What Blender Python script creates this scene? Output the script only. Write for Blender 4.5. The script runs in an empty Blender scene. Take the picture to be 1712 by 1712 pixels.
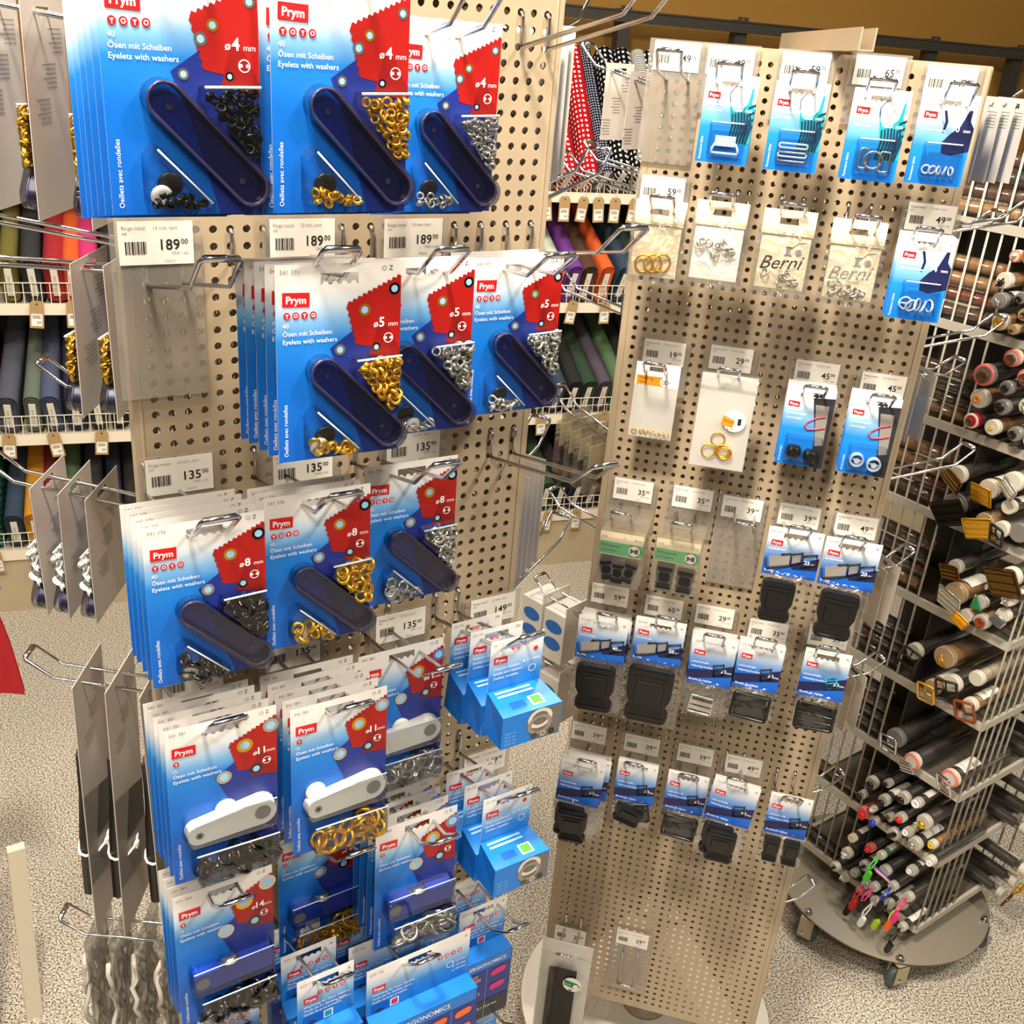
import bpy, math, random
from mathutils import Vector, Matrix
random.seed(7)
sc = bpy.context.scene
PI = math.pi
# ------------------------------------------------------------------ camera, world, lights, exposure
CAMZ = 1.98
PITCH, ROLL, FPX = .427693, .083897, 1715.27
def make_camera():
    cd = bpy.data.cameras.new('camera'); cam = bpy.data.objects.new('camera', cd)
    sc.collection.objects.link(cam)
    F = Vector((0, math.cos(PITCH), -math.sin(PITCH))); R = Vector((1, 0, 0)); U = R.cross(F)
    R2 = math.cos(ROLL)*R + math.sin(ROLL)*U; U2 = -math.sin(ROLL)*R + math.cos(ROLL)*U
    m = Matrix((R2, U2, -F)).transposed().to_4x4(); m.translation = Vector((0, 0, CAMZ))
    cam.matrix_world = m
    cd.sensor_fit = 'HORIZONTAL'; cd.sensor_width = 36; cd.lens = 36*FPX/1712
    cd.clip_start = .02; cd.clip_end = 50
    sc.camera = cam
make_camera()
w = bpy.data.worlds.new('shop_ambient'); sc.world = w; w.use_nodes = True
bg = w.node_tree.nodes['Background']; bg.inputs[0].default_value = (1, .93, .82, 1); bg.inputs[1].default_value = .11
def area(name, loc, size, power, target, col=(1, .9, .76), sy=None):
    l = bpy.data.lights.new(name, 'AREA'); l.energy = power; l.color = col; l.size = size
    if sy: l.shape = 'RECTANGLE'; l.size_y = sy
    o = bpy.data.objects.new(name, l); sc.collection.objects.link(o); o.location = loc
    o.rotation_euler = (Vector(target)-Vector(loc)).to_track_quat('-Z', 'Y').to_euler()
area('ceiling_or_fill_spot', (-.75, -.35, 3.3), .3, 24, (-.2, 1.1, 1.0))
area('ceiling_or_fill_spot', (-.25, .35, 3.3), .25, 104, (.45, 1.7, .9))
area('ceiling_or_fill_spot', (.35, -1.3, 3.3), .3, 34, (.2, 1.2, .7))  # added fill lamp, unseen, brightens the lower parts of the stands
area('ceiling_or_fill_spot', (1.5, .3, 3.3), .3, 56, (1.1, 1.9, .6))
area('ceiling_or_fill_spot', (-.75, 1.75, 3.3), .5, 22, (-1.0, 2.2, 0))
area('ceiling_or_fill_spot', (1.25, 2.9, 3.3), .5, 13, (1.0, 4.0, 1.2))
area('ceiling_or_fill_spot', (.45, 2.45, 3.3), .4, 30, (.3, 2.5, 0))
area('ceiling_or_fill_spot', (-2.0, .6, 3.3), .4, 22, (-.7, 1.3, .9))
sc.view_settings.view_transform = 'Standard'; sc.view_settings.look = 'None'
sc.view_settings.gamma = 1; sc.view_settings.use_curve_mapping = False
sc.view_settings.exposure = -.08
sc.cycles.transparent_max_bounces = 40
sc.cycles.max_bounces = 6

# ------------------------------------------------------------------ materials
def s2l(c): return c/12.92 if c <= .04045 else ((c+.055)/1.055)**2.4
def hx(h): return tuple(s2l(int(h[i:i+2], 16)/255) for i in (0, 2, 4))+(1,)
MATS = {}
def base_mat(name, col, rough=.5, metal=0, spec=.5):
    m = bpy.data.materials.new(name); m.use_nodes = True
    b = m.node_tree.nodes['Principled BSDF']
    b.inputs['Base Color'].default_value = hx(col) if isinstance(col, str) else col
    b.inputs['Roughness'].default_value = rough; b.inputs['Metallic'].default_value = metal
    b.inputs['Specular IOR Level'].default_value = spec
    MATS[name] = m; return m
def nd(m, t, **k):
    n = m.node_tree.nodes.new(t)
    for a, v in k.items(): setattr(n, a, v)
    return n
def lk(m, a, b): m.node_tree.links.new(a, b)
def ramp_z(name, stops, rough=.35, axis=2):
    """printed gradient along the local height of a card"""
    m = base_mat(name, 'ffffff', rough); tc = nd(m, 'ShaderNodeTexCoord'); sx = nd(m, 'ShaderNodeSeparateXYZ')
    mp = nd(m, 'ShaderNodeMapRange'); rp = nd(m, 'ShaderNodeValToRGB')
    lk(m, tc.outputs['Object'], sx.inputs[0]); lk(m, sx.outputs[axis], mp.inputs[0])
    z0, z1 = stops[0][0], stops[-1][0]
    mp.inputs[1].default_value = z0; mp.inputs[2].default_value = z1
    e = rp.color_ramp.elements
    while len(e) < len(stops): e.new(.5)
    for k, (z, c) in enumerate(stops): e[k].position = (z-z0)/(z1-z0); e[k].color = hx(c)
    lk(m, mp.outputs[0], rp.inputs[0]); lk(m, rp.outputs[0], m.node_tree.nodes['Principled BSDF'].inputs['Base Color'])
def noise_col(name, c0, c1, scale, rough=.6, detail=2, p0=.35, p1=.65, bump=0, metal=0):
    m = base_mat(name, c0, rough, metal); tc = nd(m, 'ShaderNodeTexCoord'); n = nd(m, 'ShaderNodeTexNoise'); rp = nd(m, 'ShaderNodeValToRGB')
    n.inputs['Scale'].default_value = scale; n.inputs['Detail'].default_value = detail
    lk(m, tc.outputs['Object'], n.inputs['Vector']); lk(m, n.outputs[0], rp.inputs[0])
    rp.color_ramp.elements[0].position = p0; rp.color_ramp.elements[0].color = hx(c0)
    rp.color_ramp.elements[1].position = p1; rp.color_ramp.elements[1].color = hx(c1)
    b = m.node_tree.nodes['Principled BSDF']; lk(m, rp.outputs[0], b.inputs['Base Color'])
    if bump:
        bp = nd(m, 'ShaderNodeBump'); bp.inputs['Strength'].default_value = bump; bp.inputs['Distance'].default_value = .004
        lk(m, n.outputs[0], bp.inputs['Height']); lk(m, bp.outputs[0], b.inputs['Normal'])
    return m
def clear_mat(name, fac, tint='ffffff', haze=0, rough=.08, bump=0, bscale=60):
    m = bpy.data.materials.new(name); m.use_nodes = True; nt = m.node_tree; nt.nodes.clear()
    out = nd(m, 'ShaderNodeOutputMaterial'); tr = nd(m, 'ShaderNodeBsdfTransparent'); gl = nd(m, 'ShaderNodeBsdfGlossy')
    tr.inputs[0].default_value = hx(tint); gl.inputs['Roughness'].default_value = rough
    mx = nd(m, 'ShaderNodeMixShader'); fr = nd(m, 'ShaderNodeLayerWeight'); fr.inputs[0].default_value = .25
    ma = nd(m, 'ShaderNodeMath', operation='MULTIPLY_ADD'); ma.inputs[1].default_value = .6; ma.inputs[2].default_value = fac
    lk(m, fr.outputs['Fresnel'], ma.inputs[0]); lk(m, ma.outputs[0], mx.inputs[0])
    lk(m, tr.outputs[0], mx.inputs[1]); lk(m, gl.outputs[0], mx.inputs[2]); last = mx.outputs[0]
    if haze:
        df = nd(m, 'ShaderNodeBsdfDiffuse'); df.inputs[0].default_value = hx('f4efe6'); m2 = nd(m, 'ShaderNodeMixShader'); m2.inputs[0].default_value = haze
        lk(m, last, m2.inputs[1]); lk(m, df.outputs[0], m2.inputs[2]); last = m2.outputs[0]
    if bump:
        tc = nd(m, 'ShaderNodeTexCoord'); n = nd(m, 'ShaderNodeTexNoise'); n.inputs['Scale'].default_value = bscale; n.inputs['Detail'].default_value = 2; n.inputs['Distortion'].default_value = 1.2
        bp = nd(m, 'ShaderNodeBump'); bp.inputs['Strength'].default_value = bump; bp.inputs['Distance'].default_value = .01
        lk(m, tc.outputs['Object'], n.inputs['Vector']); lk(m, n.outputs[0], bp.inputs['Height']); lk(m, bp.outputs[0], gl.inputs['Normal'])
        lk(m, bp.outputs[0], fr.inputs['Normal'])
    lk(m, last, out.inputs[0]); MATS[name] = m
base_mat('powder_grey', 'a8967c', .42); base_mat('disc_white', 'efe9dd', .35); base_mat('disc_grey', '877f70', .4)
base_mat('shelf_dark', '5f584c', .5); base_mat('rack_grey', 'b5aea0', .4); base_mat('dark_steel', '3b3730', .45, .3); base_mat('shelf_white', 'e4dac4', .45)
base_mat('chrome', 'd9d9dc', .13, 1); base_mat('gold', 'eeb93a', .3, .85); base_mat('silver', 'd2cec4', .25, .9)
base_mat('gunmetal', '57534c', .25, 1); base_mat('bronze', '8a6a34', .3, 1); base_mat('dark_metal', '2b2823', .3, .8)
base_mat('paper', 'e9e3d8', .6); base_mat('paper_warm', 'd9cdb4', .6); base_mat('cream_card', 'e6d9bb', .55); base_mat('white_card', 'f1ede4', .5)
base_mat('card_back', 'c6bdb4', .6); base_mat('kraft', 'a98a5c', .7); base_mat('ink', '1b1a1c', .6); base_mat('grey_ink', '8d8a88', .6)
base_mat('logo_red', 'd8191c', .4); base_mat('swatch_red', 'a8140f', .4); base_mat('swatch_dark', '8c0f0d', .4)
base_mat('print_white', 'f3f3f3', .4); base_mat('indigo', '1d2f86', .38); base_mat('print_blue', '0d72cf', .38); base_mat('deep_blue', '0b57b4', .38)
base_mat('pale_blue', '9cc7ea', .4); base_mat('navy', '171c4a', .4); base_mat('teal', '139aa8', .4); base_mat('teal_dark', '0c3152', .4)
base_mat('orange', 'e88a1c', .45); base_mat('band_green', '4fb56f', .45); base_mat('green_dark', '1d7a48', .45); base_mat('pink_red', 'd8455a', .4)
base_mat('print_grey', '8a8580', .45); base_mat('print_dark', '2a2a30', .45); base_mat('strap_grey', '8f8a86', .5)
base_mat('black_plastic', '131312', .28); base_mat('black_satin', '1b1918', .4); base_mat('white_plastic', 'f0ebdf', .35); base_mat('blue_plastic', '1f3fb0', .3)
base_mat('tool_purple', '3a2f52', .3); base_mat('tool_wall', '1e1830', .3); base_mat('tool_rim', '453a5c', .25); base_mat('rubber_grey', '3c4644', .5)
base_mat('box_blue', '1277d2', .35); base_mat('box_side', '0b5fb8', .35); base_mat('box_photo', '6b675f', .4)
base_mat('cap_white', 'c9c1b1', .4); base_mat('cap_clear', 'b3aea3', .25); base_mat('cap_grey', '77746f', .35); base_mat('cap_peach', 'a88f6e', .4); base_mat('cap_pink', 'd86a62', .35)
base_mat('red_cloth', 'a3141d', .8); base_mat('bead_red', 'd3171c', .3); base_mat('bead_blue', '1d3fc0', .3); base_mat('lime', 'a6d61e', .4); base_mat('green_cord', '4fc83a', .5)
base_mat('hot_pink', 'e0307a', .5); base_mat('orange_pull', 'f26a1c', .4); base_mat('yellow', 'e3c41a', .4); base_mat('tortoise', '8a3c14', .25); base_mat('cord_grey', 'c9c2b6', .8)
base_mat('brown_button', '5e3820', .35); base_mat('tan_button', 'b3854e', .4); base_mat('dark_button', '1d1511', .35); base_mat('wall_ochre', '86601e', .8)
base_mat('kick_beige', 'b3a384', .6); base_mat('ring_clear_or_glint', 'dcecf5', .1)
noise_col('floor_speckle', '4a4234', 'e6dccb', 230, .5, 3, .37, .60)
clear_mat('blister', .07, 'f4f8fc', .0, .05); clear_mat('film', .06, 'ffffff', .012, .12, .8, 38); clear_mat('sheet', .05, 'f2efe9', .13, .15)
clear_mat('tube_clear', .08, 'f2eee6', .035, .1); clear_mat('acrylic', .08, 'e8e4dc', .12, .1); clear_mat('case_clear', .06, 'fbf9f4', .05, .08); clear_mat('tool_dark', .05, '9696c6', .0, .2); clear_mat('film_smooth', .05, 'ffffff', .03, .15, .25, 18)
E_ST = [(-.152, '0a5cbe'), (-.085, '0b6acb'), (-.056, '1f80d8'), (-.042, '7db4e4'), (-.028, 'd3dfea'), (-.018, 'ece7e2'), (0, 'efeae4')]
ramp_z('eyelet_print', E_ST)
ramp_z('swim_print', [(-.105, '0d74d6'), (-.062, '1a86dd'), (-.04, '86b9e4'), (-.02, 'e4e9ee'), (0, 'f2efe9')])
ramp_z('head_print', [(-.075, '0a5cc4'), (-.052, '1468c8'), (-.036, '7d9fcb'), (-.018, 'd5d9df'), (0, 'ebe7e2')])
ramp_z('box_print', [(-.075, '0f6cc9'), (-.045, '2f86d4'), (-.03, '9cc0e2'), (-.014, 'e9e6e2'), (0, 'efeae4')])
def fabric(name, c0, kind=None, c1='f0ece4', sc_=55):
    m = base_mat(name, c0, .85, 0, .15)
    b = m.node_tree.nodes['Principled BSDF']; tc = nd(m, 'ShaderNodeTexCoord'); mx = nd(m, 'ShaderNodeMix', data_type='RGBA')
    mx.inputs[6].default_value = hx(c0); mx.inputs[7].default_value = hx(c1)
    if kind == 'dots':
        v = nd(m, 'ShaderNodeTexVoronoi', voronoi_dimensions='2D'); v.inputs['Scale'].default_value = sc_; v.inputs['Randomness'].default_value = .08
        t = nd(m, 'ShaderNodeMath', operation='LESS_THAN'); t.inputs[1].default_value = .24
        sx = nd(m, 'ShaderNodeSeparateXYZ'); ad = nd(m, 'ShaderNodeMath', operation='ADD'); cb_ = nd(m, 'ShaderNodeCombineXYZ')
        lk(m, tc.outputs['Object'], sx.inputs[0]); lk(m, sx.outputs[0], ad.inputs[0]); lk(m, sx.outputs[2], ad.inputs[1]); lk(m, sx.outputs[1], cb_.inputs[0]); lk(m, ad.outputs[0], cb_.inputs[1])
        lk(m, cb_.outputs[0], v.inputs['Vector']); lk(m, v.outputs['Distance'], t.inputs[0]); lk(m, t.outputs[0], mx.inputs[0])
    elif kind == 'stripes':
        v = nd(m, 'ShaderNodeTexWave'); v.inputs['Scale'].default_value = sc_; v.bands_direction = 'Y'
        t = nd(m, 'ShaderNodeMath', operation='GREATER_THAN'); t.inputs[1].default_value = .5
        lk(m, tc.outputs['Object'], v.inputs['Vector']); lk(m, v.outputs['Fac'], t.inputs[0]); lk(m, t.outputs[0], mx.inputs[0])
    else:
        n = nd(m, 'ShaderNodeTexNoise'); n.inputs['Scale'].default_value = 260
        r = nd(m, 'ShaderNodeMath', operation='MULTIPLY'); r.inputs[1].default_value = .05
        lk(m, tc.outputs['Object'], n.inputs['Vector']); lk(m, n.outputs[0], r.inputs[0]); lk(m, r.outputs[0], mx.inputs[0])
    lk(m, mx.outputs[2], b.inputs['Base Color']); return name

# ------------------------------------------------------------------ mesh builder
TXT = {}
def text_polys(s, bold=0, shear=0):
    k = (s, bold, shear)
    if k not in TXT:
        cu = bpy.data.curves.new('text_tmp', 'FONT'); cu.body = s; cu.size = 1; cu.align_x = 'LEFT'; cu.align_y = 'BOTTOM_BASELINE'
        cu.resolution_u = 2; cu.offset = bold; cu.shear = shear; cu.fill_mode = 'FRONT'
        o = bpy.data.objects.new('text_tmp', cu); me = o.to_mesh()
        vs = [(v.co.x, v.co.y) for v in me.vertices]; fs = [tuple(p.vertices) for p in me.polygons]
        o.to_mesh_clear(); bpy.data.objects.remove(o); bpy.data.curves.remove(cu)
        x0 = min((v[0] for v in vs), default=0); x1 = max((v[0] for v in vs), default=0)
        TXT[k] = (vs, fs, x0, x1)
    return TXT[k]
class MB:
    def __init__(s): s.v = []; s.f = []; s.m = []; s.sm = []
    def add(s, vs, fs, mat, smooth=False, M=None):
        n = len(s.v)
        s.v += [tuple(M @ Vector(v)) for v in vs] if M is not None else [tuple(v) for v in vs]
        s.f += [tuple(i+n for i in f) for f in fs]; s.m += [mat]*len(fs); s.sm += [smooth]*len(fs)
        return s
    def box(s, x0, x1, y0, y1, z0, z1, mat, M=None):
        vs = [(x, y, z) for z in (z0, z1) for y in (y0, y1) for x in (x0, x1)]
        return s.add(vs, [(0, 2, 3, 1), (4, 5, 7, 6), (0, 1, 5, 4), (2, 6, 7, 3), (0, 4, 6, 2), (1, 3, 7, 5)], mat, False, M)
    def rect(s, x0, x1, z0, z1, y, mat): return s.add([(x0, y, z0), (x1, y, z0), (x1, y, z1), (x0, y, z1)], [(0, 1, 2, 3)], mat)
    def poly(s, pts, y, mat):  # flat print: pts (x, z) counter clockwise seen from the front
        a = sum(pts[i-1][0]*pts[i][1]-pts[i][0]*pts[i-1][1] for i in range(len(pts)))
        if a < 0: pts = pts[::-1]
        return s.add([(x, y, z) for x, z in pts], [tuple(range(len(pts)))], mat)
    def ring(s, x, z, r0, r1, y, mat, n=16, sx=1):
        vs = []; fs = []
        for k in range(n):
            a = 2*PI*k/n
            vs += [(x+r0*math.cos(a)*sx, y, z+r0*math.sin(a)), (x+r1*math.cos(a)*sx, y, z+r1*math.sin(a))]
        for k in range(n): j = (k+1) % n; fs.append((2*k, 2*k+1, 2*j+1, 2*j))
        return s.add(vs, fs, mat)
    def disc(s, x, z, r, y, mat, n=16): return s.poly([(x+r*math.cos(2*PI*k/n), z+r*math.sin(2*PI*k/n)) for k in range(n)], y, mat)
    def text(s, t, x, z, size, y, mat, al='l', rot=0, bold=0, shear=0):
        vs, fs, x0, x1 = text_polys(t, bold, shear); off = {'l': x0, 'c': (x0+x1)/2, 'r': x1}[al]
        c, q = math.cos(rot), math.sin(rot)
        return s.add([(x+((a-off)*c-b*q)*size, y, z+((a-off)*q+b*c)*size) for a, b in vs], fs, mat)
    def prism(s, pts, y0, y1, mat, inset=0, cap0=True, mat_top=None, smooth=False):
        """pts (x, z) outline extruded from y0 to y1 (y1 in front), front outline shrunk by inset"""
        a = sum(pts[i-1][0]*pts[i][1]-pts[i][0]*pts[i-1][1] for i in range(len(pts)))
        if a < 0: pts = pts[::-1]
        cx = sum(p[0] for p in pts)/len(pts); cz = sum(p[1] for p in pts)/len(pts); n = len(pts)
        def shr(p):
            d = math.hypot(p[0]-cx, p[1]-cz) or 1; k = max(0, 1-inset/d); return (cx+(p[0]-cx)*k, cz+(p[1]-cz)*k)
        vs = [(x, y0, z) for x, z in pts]+[(q[0], y1, q[1]) for q in map(shr, pts)]
        fs = [(i, (i+1) % n, (i+1) % n+n, i+n) for i in range(n)]
        s.add(vs, fs, mat, smooth)
        s.add(vs[n:], [tuple(range(n))], mat_top or mat)
        if cap0: s.add(vs[:n], [tuple(range(n))[::-1]], mat)
        return s
    def tube(s, pts, r, mat, n=6, closed=False, caps=True, M=None):
        pts = [Vector(p) for p in pts]; L = len(pts); vs = []; fs = []; up = None
        for i, p in enumerate(pts):
            a = pts[i-1] if (i or closed) else p; b = pts[(i+1) % L] if (i < L-1 or closed) else p
            t = (b-a).normalized()
            if up is None: up = Vector((0, 0, 1)) if abs(t.z) < .9 else Vector((1, 0, 0))
            e = t.cross(up)
            if e.length < 1e-6: e = t.orthogonal()
            e.normalize(); g = e.cross(t); up = g
            c = (p-a).normalized().dot(t) if (p-a).length > 1e-9 else 1
            k = 1/max(.6, abs(c))
            for j in range(n):
                q = 2*PI*j/n; vs.append(tuple(p+(e*math.cos(q)+g*math.sin(q))*r*min(k, 1.3)))
        for i in range(L if closed else L-1):
            i2 = (i+1) % L
            for j in range(n): j2 = (j+1) % n; fs.append((i*n+j, i*n+j2, i2*n+j2, i2*n+j))
        if caps and not closed: fs += [tuple(range(n))[::-1], tuple(range((L-1)*n, L*n))]
        return s.add(vs, fs, mat, True, M)
    def lathe(s, prof, mat, n=14, M=None, closed=False, smooth=True):
        """prof (r, h) spun about local -Y (h = towards the front)"""
        vs = []; fs = []; P = len(prof)
        for k in range(n):
            a = 2*PI*k/n
            vs += [(r*math.cos(a), -h, r*math.sin(a)) for r, h in prof]
        for k in range(n):
            j = (k+1) % n
            for i in range(P if closed else P-1): i2 = (i+1) % P; fs.append((k*P+i, j*P+i, j*P+i2, k*P+i2))
        return s.add(vs, fs, mat, smooth, M)
    def mesh(s, name):
        me = bpy.data.meshes.new(name); me.from_pydata(s.v, [], s.f); names = list(dict.fromkeys(s.m))
        for a in names: me.materials.append(MATS[a])
        ix = {a: i for i, a in enumerate(names)}
        me.polygons.foreach_set('material_index', [ix[a] for a in s.m]); me.polygons.foreach_set('use_smooth', s.sm); me.update(); return me
def part(name, mb, loc=(0, 0, 0), rot=(0, 0, 0), kids=(), label=None, kind=None):
    return dict(n=name, me=mb.mesh(name) if isinstance(mb, MB) else mb, loc=loc, rot=rot, kids=list(kids), label=label, kind=kind)
def link(o): sc.collection.objects.link(o); return o
ALL_LABELS = {}
def tag(o, label, cat, group=None):
    o['label'] = label; o['category'] = cat
    if group: o['group'] = group
    n = len(label.split())
    if n < 4 or n > 16: print('LABEL LENGTH', n, label)
    ALL_LABELS.setdefault(label, []).append(o)
    if len(ALL_LABELS[label]) > 1 and not group: print('DUP LABEL', label)
    return o
def put_parts(root, parts):
    for p in parts:
        o = link(bpy.data.objects.new(p['n'], p['me'])); o.parent = root; o.location = p['loc']; o.rotation_euler = p['rot']
        if p['label']: o['label'] = p['label']
        if p['kind']: o['kind'] = p['kind']
        put_parts(o, p['kids'])
def spawn(name, parts, loc, rz, label, cat, group=None, rot=None):
    """one thing: an Empty with a copy of every part of its kind (mesh data shared)"""
    e = link(bpy.data.objects.new(name, None)); e.empty_display_size = .02; e.location = loc
    e.rotation_euler = rot if rot else (0, 0, rz); tag(e, label, cat, group); put_parts(e, parts); return e
def single(name, mb, loc, rz, label, cat, group=None, rot=None):
    o = link(bpy.data.objects.new(name, mb.mesh(name) if isinstance(mb, MB) else mb)); o.location = loc
    o.rotation_euler = rot if rot else (0, 0, rz); return tag(o, label, cat, group)
def struct(name, mb, loc=(0, 0, 0), rz=0):
    o = link(bpy.data.objects.new(name, mb.mesh(name))); o.location = loc; o.rotation_euler = (0, 0, rz); o['kind'] = 'structure'; return o

# ------------------------------------------------------------------ room
mb = MB(); mb.box(-5, 6, -2, 6.5, -.05, 0, 'floor_speckle'); struct('floor', mb)
SH_O = Vector((-1.788, 3.115, 0)); SH_A = math.radians(20.413); SH_D = Vector((math.cos(SH_A), math.sin(SH_A), 0)); SH_N = Vector((math.sin(SH_A), -math.cos(SH_A), 0))
def shp(x, y, z): p = SH_O+SH_D*x-SH_N*y; return (p.x, p.y, z)
mb = MB(); mb.box(-3, 7, .56, .66, 0, 3.4, 'wall_ochre'); struct('wall_back', mb, SH_O, SH_A)

# ------------------------------------------------------------------ peg board spinner stands
P = .015; NC = 27
def panel_mesh():
    """perforated sheet: holes of 15 mm pitch, column 0 / row 0 at the local origin, rows run down"""
    mb = MB(); r = .0037; r0, r1 = 0, 116; vs = []; fs = []; t = .0013
    idx = {}
    def corner(i, j):
        if (i, j) not in idx: idx[(i, j)] = len(vs); vs.append(((i-.5)*P, 0, -(j-.5)*P))
        return idx[(i, j)]
    ang = [PI/8+k*PI/4 for k in range(8)]
    for j in range(r0, r1+1):
        for i in range(NC):
            a, b, c, d = corner(i, j), corner(i+1, j), corner(i+1, j+1), corner(i, j+1)   # tl tr br bl
            n = len(vs)
            vs += [(i*P+r*math.cos(q), 0, -j*P+r*math.sin(q)) for q in ang]+[(i*P+r*math.cos(q), t, -j*P+r*math.sin(q)) for q in ang]
            fs += [(n+1, n+0, b), (a, n+2, n+1, b), (a, n+3, n+2), (d, n+4, n+3, a), (d, n+5, n+4), (c, n+6, n+5, d), (c, n+7, n+6), (b, n+0, n+7, c)]
            fs += [(n+k, n+(k+1) % 8, n+8+(k+1) % 8, n+8+k) for k in range(8)]
    mb.add(vs, fs, 'powder_grey')
    x0, x1 = -.5*P, (NC-.5)*P; z1, z0 = -(r0-.5)*P, -(r1+.5)*P; m = .0105
    for a, b, c, d in ((x0-m, x0, z0-m, z1+m), (x1, x1+m, z0-m, z1+m), (x0, x1, z1, z1+m), (x0, x1, z0-m, z0)): mb.rect(a, b, c, d, 0, 'powder_grey')
    for xx in (x0-m, x1+m):   # folded flanges
        s = -1 if xx < 0 else 1
        mb.box(min(xx, xx+s*.0015), max(xx, xx+s*.0015), 0, .012, z0-m, z1+m, 'powder_grey')
    mb.box(x0-m, x1+m, 0, .012, z1+m, z1+m+.0015, 'powder_grey'); mb.box(x0-m, x1+m, 0, .012, z0-m-.0015, z0-m, 'powder_grey')
    return mb.mesh('pegboard_panel')
PANEL = panel_mesh()
W = 28.4*P
class Stand:
    def __init__(s, O, yaw, rshift):
        s.O = Vector(O); s.yaw = yaw; u = Vector((math.cos(yaw), math.sin(yaw), 0)); n = Vector((u.y, -u.x, 0))
        s.C = s.O+u*.195-n*(W/(2*3**.5)+.004); s.rs = rshift
        s.fr = {}
        for k, nm in ((0, 'front'), (1, 'right'), (-1, 'left')):
            R = Matrix.Rotation(k*2*PI/3, 3, 'Z'); s.fr[nm] = (s.C+R @ (s.O-s.C), R @ u, R @ n, yaw+k*2*PI/3)
    def at(s, side, c, r, d):
        O, u, n, y = s.fr[side]; p = O+u*(c*P)+n*d; return Vector((p.x, p.y, O.z-r*P))
    def yw(s, side): return s.fr[side][3]
LS = Stand((-.33166, .87767, CAMZ-.01824), .58359, -3)
RS = Stand((.16106, 1.52850, CAMZ-.13531), -.211522, -9)
def disc_mesh(r, th, mat, n=64):
    mb = MB(); mb.lathe([(0, 0), (r-.003, 0), (r, -.003), (r, -th+.003), (r-.003, -th), (0, -th)], mat, n, Matrix.Rotation(-PI/2, 4, 'X')); return mb
def caster_parts():
    a = MB(); Mx = Matrix.Rotation(PI/2, 4, 'Z')
    a.lathe([(0, -.011), (.022, -.011), (.03, -.008), (.031, 0), (.03, .008), (.022, .011), (0, .011)], 'rubber_grey', 18, Mx)
    b = MB(); b.box(-.016, -.013, -.012, .022, -.012, .045, 'powder_grey'); b.box(.013, .016, -.012, .022, -.012, .045, 'powder_grey'); b.box(-.016, .016, -.012, .026, .042, .046, 'powder_grey')
    b.lathe([(0, -.019), (.006, -.019), (.006, .019), (0, .019)], 'chrome', 8, Mx)
    return a.mesh('wheel'), b.mesh('fork')
WHEEL, FORK = caster_parts()
def base_parts(r, mat, zt, angs, inset=.045):
    ps = [part('base_disc', disc_mesh(r, .006, mat), (0, 0, zt))]
    bolt = MB(); bolt.lathe([(0, .012), (.005, .012), (.008, .009), (.008, .004), (.011, .003), (.011, 0)], 'chrome', 10, Matrix.Rotation(-PI/2, 4, 'X')); bm = bolt.mesh('bolt')
    for a in angs:
        x, y = (r-inset)*math.cos(a), (r-inset)*math.sin(a)
        ps.append(part('caster_fork', FORK, (x, y, zt-.052), (0, 0, a+.5), [part('wheel', WHEEL, (0, .004, -.0)), part('axle_bolt', bm, (0, 0, .052))]))
    return ps
def build_stand(S, name, label, header):
    ps = base_parts(.272, 'disc_white', .1, [k*PI/2+.6 for k in range(4)])
    for q in ps[1:]: q['loc'] = (q['loc'][0], q['loc'][1], .031+.015)
    ps[0]['loc'] = (0, 0, .1)
    a = MB(); a.lathe([(0, 0), (.019, 0), (.019, 1.86), (0, 1.86)], 'chrome', 18, Matrix.Rotation(-PI/2, 4, 'X'))
    a.lathe([(.019, .02), (.05, .012), (.05, 0), (.019, 0)], 'powder_grey', 18, Matrix.Rotation(-PI/2, 4, 'X'))
    ps.append(part('pole', a, (0, 0, .1)))
    for sd in ('front', 'right', 'left'):
        O, u, n, y = S.fr[sd]; ps.append(part('pegboard_panel', PANEL, (O.x-S.C.x, O.y-S.C.y, O.z-S.rs*P), (0, 0, y)))
    br = MB()
    for zz in (.32, 1.95):
        for k in range(3): br.box(0, .11, -.008, .008, zz, zz+.003, 'powder_grey', Matrix.Rotation(S.yaw-PI/2+k*2*PI/3, 4, 'Z'))
    ps.append(part('pole_bracket', br))
    tp = MB(); zt = S.fr['front'][0].z-S.rs*P+.5*P+.0105; cs_ = [Matrix.Rotation(S.yaw-PI/2+PI/3+k*2*PI/3, 3, 'Z') @ Vector((W/3**.5-.006, 0, 0)) for k in range(3)]
    tp.add([(c.x, c.y, zt+q) for q in (-.004, 0) for c in cs_], [(0, 2, 1), (3, 4, 5), (0, 1, 4, 3), (1, 2, 5, 4), (2, 0, 3, 5)], 'powder_grey'); ps.append(part('light_block_plate', tp))  # plate added to keep light out, so the holes look dark
    if header:
        h = MB(); Lh = .56
        h.box(-Lh/2, Lh/2, -.009, -.0075, 0, .024, 'powder_grey'); h.box(-Lh/2, Lh/2, .0075, .009, 0, .024, 'powder_grey'); h.box(-Lh/2, Lh/2, -.009, .009, -.0015, 0, 'powder_grey')
        h.lathe([(0, 0), (.008, 0), (.008, .03), (0, .03)], 'chrome', 10, Matrix.Translation((0, 0, -.03)) @ Matrix.Rotation(-PI/2, 4, 'X'))
        ps.append(part('sign_holder', h, (header[0]-S.C.x, header[1]-S.C.y, header[2]), (0, 0, header[3])))
    return spawn(name, ps, (S.C.x, S.C.y, 0), 0, label, 'display stand')
build_stand(LS, 'pegboard_stand', 'grey perforated three-sided spinner stand, the nearer one full of eyelet cards', None)
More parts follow.
